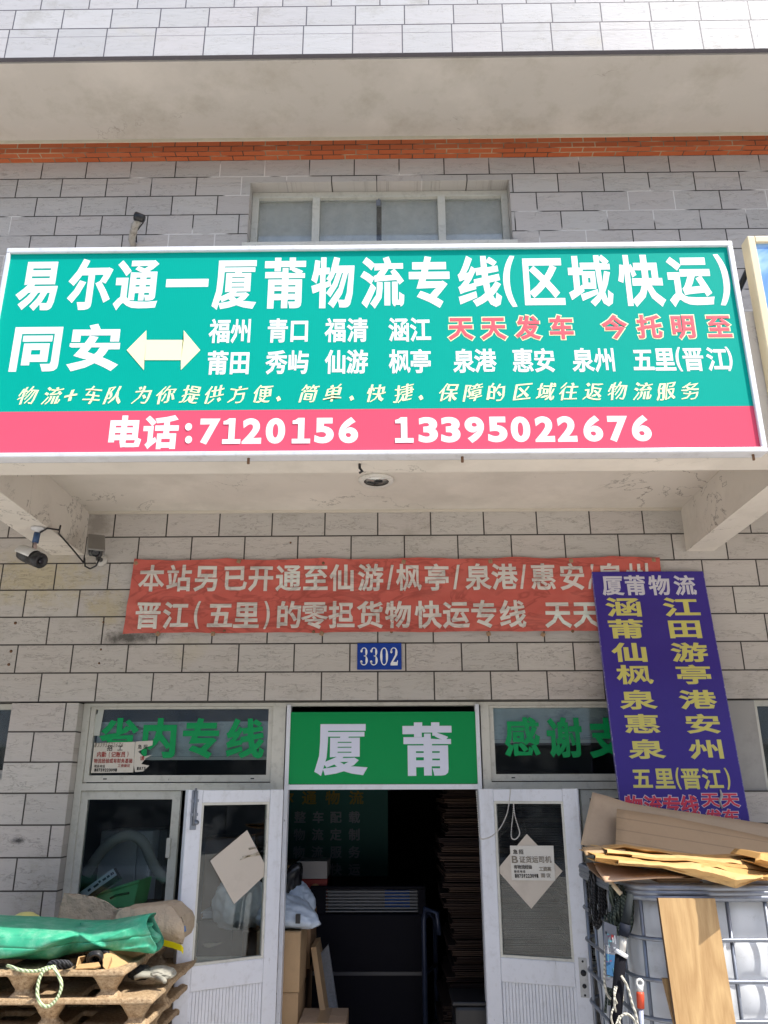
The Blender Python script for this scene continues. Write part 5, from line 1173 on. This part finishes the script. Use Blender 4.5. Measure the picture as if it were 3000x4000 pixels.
# tank body, bulging in every cell of the cage
def tank_r(P, z):
    return P
m = MB(); nz = 90; ring = []
base_ring = []
per = rect_path(TX0+.03, TX1-.03, YI+.032, TY1-.03, rc-.03, 0, 8)
fine = []
for i in range(len(per)):
    a, b = per[i], per[(i+1) % len(per)]; L = (b-a).length; kk = max(1, int(L/.012))
    for j in range(kk): fine.append(a.lerp(b, j/kk))
cxy = Vector(((TX0+TX1)/2, (YI+TY1)/2, 0)); zl = sorted(rails)
vs = []
for iz in range(nz+1):
    z = TZ0+.004+(TZ1-.03-TZ0)*iz/nz
    top = min(1, (TZ1-.026-z)/.08); sh = math.sqrt(max(0, 1-(1-top)**2)) if top < 1 else 1
    cell = 1
    for a, b in zip(zl, zl[1:]):
        if a <= z <= b: f = (z-a)/(b-a); cell = math.sin(math.pi*f)**.6
    for p in fine:
        hb = 1
        if p.y < YI+.04:
            best = min(abs(p.x-q) for q in vx); hb = min(1, best/.05)
        elif p.x < TX0+.04: 
            q = (p.y-YI)/vpit; hb = min(1, abs(q-round(q))*vpit/.05)
        d = .014*(cell*hb**.6-1)
        n = (p-cxy); nn = Vector((0, -1, 0)) if p.y < YI+.04 else (Vector((-1, 0, 0)) if p.x < TX0+.04 else n.normalized())
        q = p+nn*d-n*((1-sh)*.06); vs.append((q.x, q.y, z))
N = len(fine); fs = [(i*N+j, i*N+(j+1) % N, (i+1)*N+(j+1) % N, (i+1)*N+j) for i in range(nz) for j in range(N)]+[tuple(range(N)), tuple(range(nz*N, nz*N+N))]
m.add(vs, fs, True)
def tank_mat():
    t = NT('milky_tank_plastic'); v = t.mapping(); col = (.64, .665, .70)
    c = t.mix(t.noise(v, 2, 4), k3(col, .93), k3(col, 1.04)); d = t.ramp(t.noise(t.mapping((1, 1, 1.6)), 7, 8, .78), [(.55, (0, 0, 0)), (.7, (.35, .35, .35))]); c = t.mix(d, c, (.28, .27, .24)); return t.out(c, .4, .4)
tk.part('tank', m, tank_mat())
m = MB()
for dz, r in ((-.006, .014), (-.024, .013), (-.042, .013)): m.tube(rect_path(TX0, TX1, YI, TY1, rc, TZ1+dz), r, 8, closed=True)
tk.part('top_rail', m, M_steel)
for z in rails[1:]: tk.part('cage_rail', MB().tube(rect_path(TX0, TX1, YI-.012, TY1, rc, z), .0078, 8, closed=True), M_steel)
for x in vx: tk.part('cage_bar', MB().tube([(x, YI+.006, TZ1-.04), (x, YI+.006, TZ0)], .0078, 8), M_steel)
tk.part('cage_bar', MB().tube([(TX0+.045, YI+.045, TZ1-.04), (TX0+.045, YI+.045, TZ0)], .0078, 8), M_steel)
for y in (YI+.2, YI+.36, YI+.52, YI+.68, YI+.84): tk.part('cage_bar', MB().tube([(TX0+.006, y, TZ1-.04), (TX0+.006, y, TZ0)], .0078, 8), M_steel)
m = MB()
for x in (TX0+.02, (TX0+TX1)/2-.06, TX1-.14): m.box((x, YI+.03, TZ0-.14), (x+.12, TY1-.03, TZ0-.003))
tk.part('pallet_feet', m, worn('black_pallet_plastic', (.03, .03, .03), .6, .2, 9))
m = MB(); m.box((TX0+.02, YI+.03, .001), (TX1-.02, TY1-.03, TZ0-.145)); solo('timber_base', m, M_press, 'plain timber base under the caged tank', 'base', loc=(TX0+.6, YI+.5, 0))

# cardboard sheets leaning against the blue board
c4 = lambda x, y: C(x, y, 2200, 2700, .4822)
def lean_sheet(name, label, pts, mat, th=.006, cat='cardboard', cc=c4):
    P = [at(*cc(x, y), Y) for x, y, Y in pts]; bm = bmesh.new(); f = bm.faces.new([bm.verts.new(p) for p in P]); bmesh.ops.triangulate(bm, faces=[f]); bmesh.ops.subdivide_edges(bm, edges=bm.edges[:], cuts=5, use_grid_fill=True); bm.verts.index_update()
    m = MB(); m.add([(v.co+Vector((0, .012*noise.noise(v.co*3)+.004*noise.noise(v.co*11), 0)))[:] for v in bm.verts], [tuple(v.index for v in f.verts) for f in bm.faces], True); bm.free()
    return solo(name, m, mat, label, cat, loc=P[0], thick=th)
lean_sheet('cardboard_sheet', 'large brown cardboard sheet leaning on the blue board, the rear of two', [(235, 820, 4.30), (350, 850, 4.31), (520, 905, 4.32), (780, 950, 4.32), (1200, 1010, 4.33), (1659, 1080, 4.33), (2100, 1150, 4.33), (2100, 1500, 4.12), (1659, 1420, 4.12), (420, 1300, 4.18), (140, 1240, 4.19)], M_kraft_d)
lean_sheet('cardboard_sheet', 'smaller ridged cardboard sheet in front of the rear one', [(435, 955, 4.22), (800, 1010, 4.22), (1250, 1100, 4.23), (1659, 1190, 4.24), (2100, 1290, 4.24), (2100, 1560, 4.02), (1659, 1500, 4.02), (1000, 1440, 4.02), (420, 1330, 4.06)], kraft('ridged_card', (.50, .345, .21), ribs=1))
# crumpled kraft sheets heaped on the tank
def heap(name, label, top, bot, Y, mat, seed, back=.5, drop=0, wob=1.0):
    x0, x1 = top[0][0], top[-1][0]; n = 110
    YL = Y if isinstance(Y, list) else [(x0, Y), (x1, Y)]
    def fn(u, v):
        x = x0+(x1-x0)*u; yt, yb = interp(top, x), interp(bot, x)
        j = 2.2*noise.noise(Vector((x*.009, seed, 0)))
        Yf = interp(YL, x)+wob*(.022*noise.noise(Vector((x*.005, seed, 5)))+.008*noise.noise(Vector((x*.016, seed, 9))))
        k_ = .40+.22*noise.noise(Vector((x*.007, seed, 2))); ym = yt+(yb-yt)*k_
        L = at(*c8(x, yb+j), Yf+.028); Mi = at(*c8(x, ym+j), Yf); Tp = at(*c8(x, yt+j), Yf+.055)
        cr_ = .010*noise.noise(Vector((x*.012, seed, v*6)))
        if v < .2: return L+Vector((0, .14*(1-v/.2), .002*(1-v/.2)))
        if v < .55: f = (v-.2)/.35; return L.lerp(Mi, f)+Vector((0, cr_*math.sin(math.pi*f)+.012*math.sin(math.pi*f), 0))
        if v < .8: f = (v-.55)/.25; return Mi.lerp(Tp, f)+Vector((0, 0, .004*math.sin(math.pi*f)+cr_*.4*math.sin(math.pi*f)))
        f = (v-.8)/.2; return Tp+Vector((0, back*f, .002*math.sin(f*3)+drop*f))
    m = MB(); m.grid(fn, n, 20, False); return solo(name, m, mat, label, 'packing paper', 'crumpled packing sheets heaped on the tank', loc=fn(.5, .5), thick=.003)
M_kh = [kraft('packing_paper', (.50, .29, .105)), kraft('packing_paper_pale', (.56, .36, .155)), kraft('packing_paper_deep', (.44, .25, .09))]
heap('packing_sheet', 'crumpled brown packing sheet, topmost at the back of the heap', [(330, 30), (420, 14), (495, 5), (700, 30), (1000, 75), (1240, 95), (1600, 85), (2000, 100)], [(335, 70), (400, 60), (500, 48), (700, 80), (1000, 118), (1240, 128), (1600, 150), (2000, 160)], 3.62, M_kh[2], 1.7, .22, -.012)
heap('packing_sheet', 'pale crumpled packing sheet with a long bright upper fold', [(358, 42), (560, 70), (760, 95), (1000, 100), (1300, 128), (1659, 140), (2000, 170)], [(362, 94), (520, 90), (700, 122), (950, 160), (1250, 172), (1659, 215), (2000, 240)], 3.49, M_kh[1], 5.1, .3)
heap('packing_sheet', 'middle crumpled packing sheet, its left end torn and brown', [(262, 85), (420, 102), (600, 122), (850, 150), (1150, 150), (1400, 190), (1659, 225), (2000, 260)], [(268, 135), (430, 165), (640, 175), (900, 196), (1150, 218), (1400, 262), (1659, 285), (2000, 300)], 3.40, M_kh[0], 9.4, .3)
heap('packing_sheet', 'lowest front packing sheet with a flap drooping over the tank rail', [(450, 130), (700, 150), (900, 160), (1080, 155), (1250, 195), (1400, 235), (1560, 262), (1620, 250)], [(455, 162), (800, 187), (950, 226), (1180, 290), (1330, 330), (1400, 350), (1570, 287), (1620, 270)], [(450, 3.35), (1000, 3.34), (1200, 3.32), (1400, 3.262), (1480, 3.28), (1570, 3.305), (1620, 3.32)], M_kh[1], 12.9, .3, 0, .25)
heap('packing_sheet', 'thin deep brown packing sheet showing between two paler ones', [(560, 92), (760, 112), (1000, 118), (1200, 132), (1400, 160), (1659, 190), (2000, 215)], [(565, 112), (760, 138), (1000, 150), (1200, 190), (1400, 225), (1659, 240), (2000, 262)], 3.44, M_kh[2], 21.4, .3)
heap('packing_sheet', 'short folded packing sheet lying across the right half of the heap', [(1120, 170), (1250, 160), (1400, 205), (1540, 240), (1700, 245)], [(1125, 200), (1250, 215), (1400, 265), (1540, 285), (1700, 290)], 3.36, M_kh[0], 33.1, .3)
heap('packing_sheet', 'twisted end of brown paper at the right edge of the heap', [(1560, 110), (1600, 70), (1640, 75), (1700, 95), (2000, 110)], [(1565, 150), (1600, 165), (1650, 185), (1700, 190), (2000, 200)], 3.36, M_kh[0], 15.2, .25)
lean_sheet('cardboard_sheet', 'flat pinkish cardboard sheet sticking out at the left under the heap', [(235, 150, 3.62), (420, 160, 3.6), (600, 190, 3.58), (900, 232, 3.56), (1100, 258, 3.54), (950, 262, 3.42), (780, 264, 3.40), (560, 280, 3.38), (340, 298, 3.37)], kraft('pinkish_card', (.56, .37, .24)), .006, cc=c8)
lean_sheet('cardboard_sheet', 'torn brown flap sticking out at the upper left of the paper heap', [(150, 22, 3.66), (300, 14, 3.68), (420, 18, 3.70), (512, 34, 3.70), (500, 50, 3.62), (330, 64, 3.58), (182, 84, 3.56)], kraft('torn_flap', (.40, .27, .15)), .005, cc=c8)
lean_sheet('cardboard_sheet', 'small dark torn cardboard end under the left of the paper heap', [(185, 150, 3.60), (240, 148, 3.6), (330, 290, 3.46), (262, 240, 3.5), (205, 190, 3.56)], kraft('torn_dark', (.20, .13, .08)), .005, cc=c8)
m = MB()
for i in range(5):
    p0, p1 = at(*c8(760, 268+i*7), 3.43+.004*i), at(*c8(1110+15*math.sin(i*2), 275+i*7), 3.43); m.box((p0.x, 3.42+.006*(i % 2), p1.z-.001), (p1.x, 3.8, p1.z+.003))
solo('corrugated_offcut', m, kraft('corrugated_dark', (.22, .14, .08)), 'layered dark corrugated offcuts pressed under the paper heap', 'cardboard', loc=at(*c8(930, 285), 3.5))
# laminate board and plank
def board(name, label, pts, dep, mat, cat, edge=None):
    P = [at(*c8(x, y), Y) for x, y, Y in pts]; th = Thing(name, label, cat, P[-1])
    nrm = (P[1]-P[0]).cross(P[2]-P[1]).normalized(); nrm = nrm if nrm.y > 0 else -nrm
    th.part('face', MB().prism(P, nrm*.004), mat); th.part('core', MB().prism([p+nrm*.0042 for p in P], nrm*dep), edge or mat); return th
ub = lambda x0, y0, x1, y1, k: (x0+(x1-x0)*k, y0+(y1-y0)*k)
kx = 2.45
bl_ = ub(770, 430, 915, 1452, kx); br_ = ub(1230, 435, 1400, 1452, kx)
board('laminate_board', 'light oak board leaning against the front of the caged tank', [(770, 430, 3.355), (1230, 435, 3.355), (*br_, 3.28), (*bl_, 3.28)], .018, wood_mat('oak_laminate', (.36, .215, .095), (.55, .37, .18), 5.5, .9, .4, .06), 'board', worn('dark_board_edge', (.10, .06, .035), .7, .2, 20))
bl_ = ub(815, 1085, 905, 1452, 4.0); br_ = ub(850, 1085, 960, 1452, 4.0)
board('plank', 'narrow brown plank behind the left edge of the oak board', [(812, 1085, 3.372), (870, 1085, 3.372), (*br_, 3.345), (*bl_, 3.345)], .02, wood_mat('brown_plank', (.20, .11, .045), (.42, .27, .12), 8, .8), 'plank')
# red handled tool
yt = 3.352
rt = Thing('squeegee', 'red and white handled tool with a grey rod hanging at the tank corner', 'tool', at(*c8(632, 1600), yt))
tp0, tp1 = at(*c8(620, 1120), yt), at(*c8(640, 1600), yt-.01); T = lambda f: tp0.lerp(tp1, f)
m = MB(); m.tube([T(0)+Vector((.012*math.cos(t*.524), 0, .012*math.sin(t*.524))) for t in range(12)], .0045, 6, closed=True); m.tube([T(.03), T(.15)], [.012, .012], 10); rt.part('cap', m, worn('white_handle', (.6, .6, .58), .4, .1, 10))
rt.part('grip', MB().tube([T(.15), T(.2), T(.43)], [.013, .0145, .013], 12), printed('red_grip', (.55, .07, .03), .4)); m = MB(); m.tube([T(.43), T(1.6)], .0095, 10); rt.part('rod', m, worn('grey_blue_rod', (.30, .33, .42), .35, .1, 9))
# black pole with a white joint
yp2 = 3.36
bp = Thing('pole', 'black foam covered pole with a white joint standing left of the tank', 'pole', at(*c8(420, 1600), yp2))
q0, q1, q2, q3, q4 = [at(*c8(x, y), yp2) for x, y in ((505, 640), (488, 740), (478, 865), (466, 895), (395, 1800))]
bp.part('sleeve', MB().tube([q0, q1], .020, 10), worn('dark_sleeve', (.012, .015, .025), .7, .2, 9, spec=.15)); bp.part('joint', MB().tube([q1, q2], .013, 10), worn('white_joint', (.5, .48, .44), .4, .1, 9)); bp.part('collar', MB().tube([q2, q3], [.024, .026], 14), M_alu); bp.part('grip', MB().tube([q3, q4], [.021, .022], 12), worn('black_foam', (.007, .007, .010), .85, .2, 9, spec=.1))
bp.part('tip', MB().tube([at(*c8(545, 400), yp2+.02), q0], [.012, .018], 8), worn('sleeve_dark', (.02, .024, .026), .8, .2, 9, spec=.15))
# poster on the side of the tank
ps = Thing('poster', 'crumpled blue advertising sheet tucked between the ropes and the tank', 'poster', at(*c8(380, 1180), 3.7))
plq = upright(3.44)
def sh8(pts, d, mat, nm): m = MB(); m.prism([plq.p(*plq.uv(*c8(x, y)), d) for x, y in pts], -plq.n*.001); return ps.part(nm, m, mat)
sh8([(330, 620), (430, 660), (455, 1180), (350, 1150)], 0, worn('poster_sheet', (.16, .17, .20), .45, .3, 14), 'sheet')
for pts, colr in (([(345, 880), (440, 900), (453, 1080), (352, 1050)], (.05, .15, .30)), ([(388, 725), (405, 730), (407, 765), (390, 762)], (.35, .05, .05)), ([(340, 700), (352, 702), (354, 722), (342, 720)], (.03, .03, .04))): sh8(pts, .002, printed('poster_print', colr, .5), 'print')
random.seed(4)
for i in range(16):
    x0_, y0_ = 342+random.uniform(0, 75), 690+random.uniform(0, 400); w_, h_ = random.choice(((6, 70), (7, 40), (30, 6), (16, 14))); cc_ = random.choice(((.5, .52, .55), (.42, .46, .5), (.12, .3, .36), (.2, .08, .14)))
    sh8([(x0_, y0_), (x0_+w_, y0_+w_*.2), (x0_+w_+h_*.08, y0_+h_), (x0_+h_*.08, y0_+h_)], .0035+.0003*i, printed('poster_print', cc_, .5), 'print')
# bundle of ropes hung at the tank corner
random.seed(21)
def hang(label, n, xr_, y0_, y1_, mat, r, Yr, wob=25, name='rope_bundle', loops=True):
    m = MB()
    for i in range(n):
        xa = random.uniform(*xr_); w_ = random.uniform(.4, 1)*wob; Yb = Yr+random.uniform(-.05, .05); ph = random.uniform(0, 6); yl0, yl1 = y0_+random.uniform(-15, 15), y1_+random.uniform(-90, 40)
        pts = [at(*c8(xa+w_*math.sin(ph+t*.9)*.5+ (w_*1.1 if t > 5 and loops else 0)*(t-5)/4, yl0+(yl1-yl0)*(t/7)), Yb+.02*math.sin(ph+t)) for t in range(8)]
        if loops: pts += [at(*c8(xa+w_*2.1+6*math.sin(ph), yl1-(yl1-yl0)*(t/5)), Yb-.01) for t in range(1, 5)]
        m.tube(chain(pts, 46), r*random.uniform(.8, 1.2), 6)
    return solo(name, m, mat, label, 'rope', loc=at(*c8(sum(xr_)/2, y0_), Yr))
hang('black rope bundle hanging in loops beside the right door leaf', 13, (215, 290), 215, 640, M_rb, .0055, 3.95, 40)
hang('dark green rope strands draped from the tank corner to the pole', 14, (390, 520), 330, 700, M_rd, .0055, 3.5, 45)
hang('thin pale cords dangling below the black pole', 4, (380, 500), 1150, 1500, M_rw, .003, 3.38, 60, 'cord', False)
hang('dark cords running down past the blue poster', 7, (345, 440), 560, 1350, M_rd, .005, 3.56, 40, 'cord', False)
pts = [at(*c8(x, y), 3.5) for x, y in ((345, 780), (338, 950), (335, 1120), (360, 1220), (410, 1255), (470, 1240))]
solo('cord', MB().tube(chain(pts, 40), .0045, 6), M_rw, 'pale cord curving under the blue poster', 'cord', loc=pts[0])
pts = [at(*c8(x, y), 3.33) for x, y in ((470, 1060), (520, 1150), (560, 1290), (590, 1380), (600, 1470), (560, 1400), (500, 1370), (455, 1420), (480, 1500), (560, 1480))]
solo('rope', MB().tube(chain(pts, 70), .0045, 6), M_rw, 'pale knotted rope hanging before the tank corner under the pole', 'rope', loc=pts[0])
p0, p1 = at(*c8(380, 300), 3.46), at(*c8(470, 400), 3.44); m = MB(); m.tube([p0, p1], .009, 8); solo('stick', m, worn('pale_stick', (.5, .42, .3), .6, .1, 9), 'short pale stick poking out of the ropes under the paper heap', 'stick', loc=p0)

# clutter seen through the glass of the left door leaf
ps2 = Thing('paper_stack', 'pile of white papers on a dark shelf behind the glass of the left door leaf', 'papers', at(845, 3590, 4.95))
random.seed(9)
for i in range(7):
    p0, p1 = at(792, 3586-i*4, 4.95), at(905, 3586-i*4, 4.95); m = MB(); m.box((p0.x+random.uniform(-.01, .01), 4.93+random.uniform(0, .02), p0.z), (p1.x+random.uniform(-.02, .02), 5.15, p0.z+.0035)); ps2.part('sheet', m, worn('white_papers', (.62, .62, .66), .5, .1, 30))
p0, p1 = at(780, 3592, 4.95), at(915, 3610, 4.95); solo('shelf', MB().bbox((p0.x, 4.92, .033), (p1.x, 5.25, p0.z-.002), .006), worn('dark_shelf', (.03, .027, .025), .5, .2, 9), 'dark cupboard under the white papers behind the left door leaf', 'cupboard', loc=(p0.x, 4.92, .033))
p0, p1 = at(900, 3700, 5.3), at(1060, 3640, 5.3); solo('carton', MB().bbox((p0.x, 5.3, .033), (p1.x, 5.6, p1.z), .005), M_ct3, 'dark reddish carton low behind the glass of the left door leaf', 'carton', loc=(p0.x, 5.3, .033))
p0, p1 = at(800, 3345, 5.9), at(960, 3270, 5.9); solo('carton', MB().bbox((p0.x, 5.9, .033), (p1.x, 6.3, p1.z), .005), kraft('carton_far', (.30, .19, .11)), 'brown carton high at the back behind the blank card', 'carton', loc=(p0.x, 5.9, .033))
m = MB(); m.prism([at(*c6(x, y), 4.90) for x, y in ((190, 805), (235, 795), (300, 800), (358, 790), (310, 812), (240, 835), (205, 825))], (0, .01, 0)); solo('paper_scrap', m, worn('cream_scrap', (.6, .5, .36), .7, .1, 9), 'curled cream scrap low behind the glass of the left door leaf', 'paper', loc=at(*c6(240, 830), 4.9))
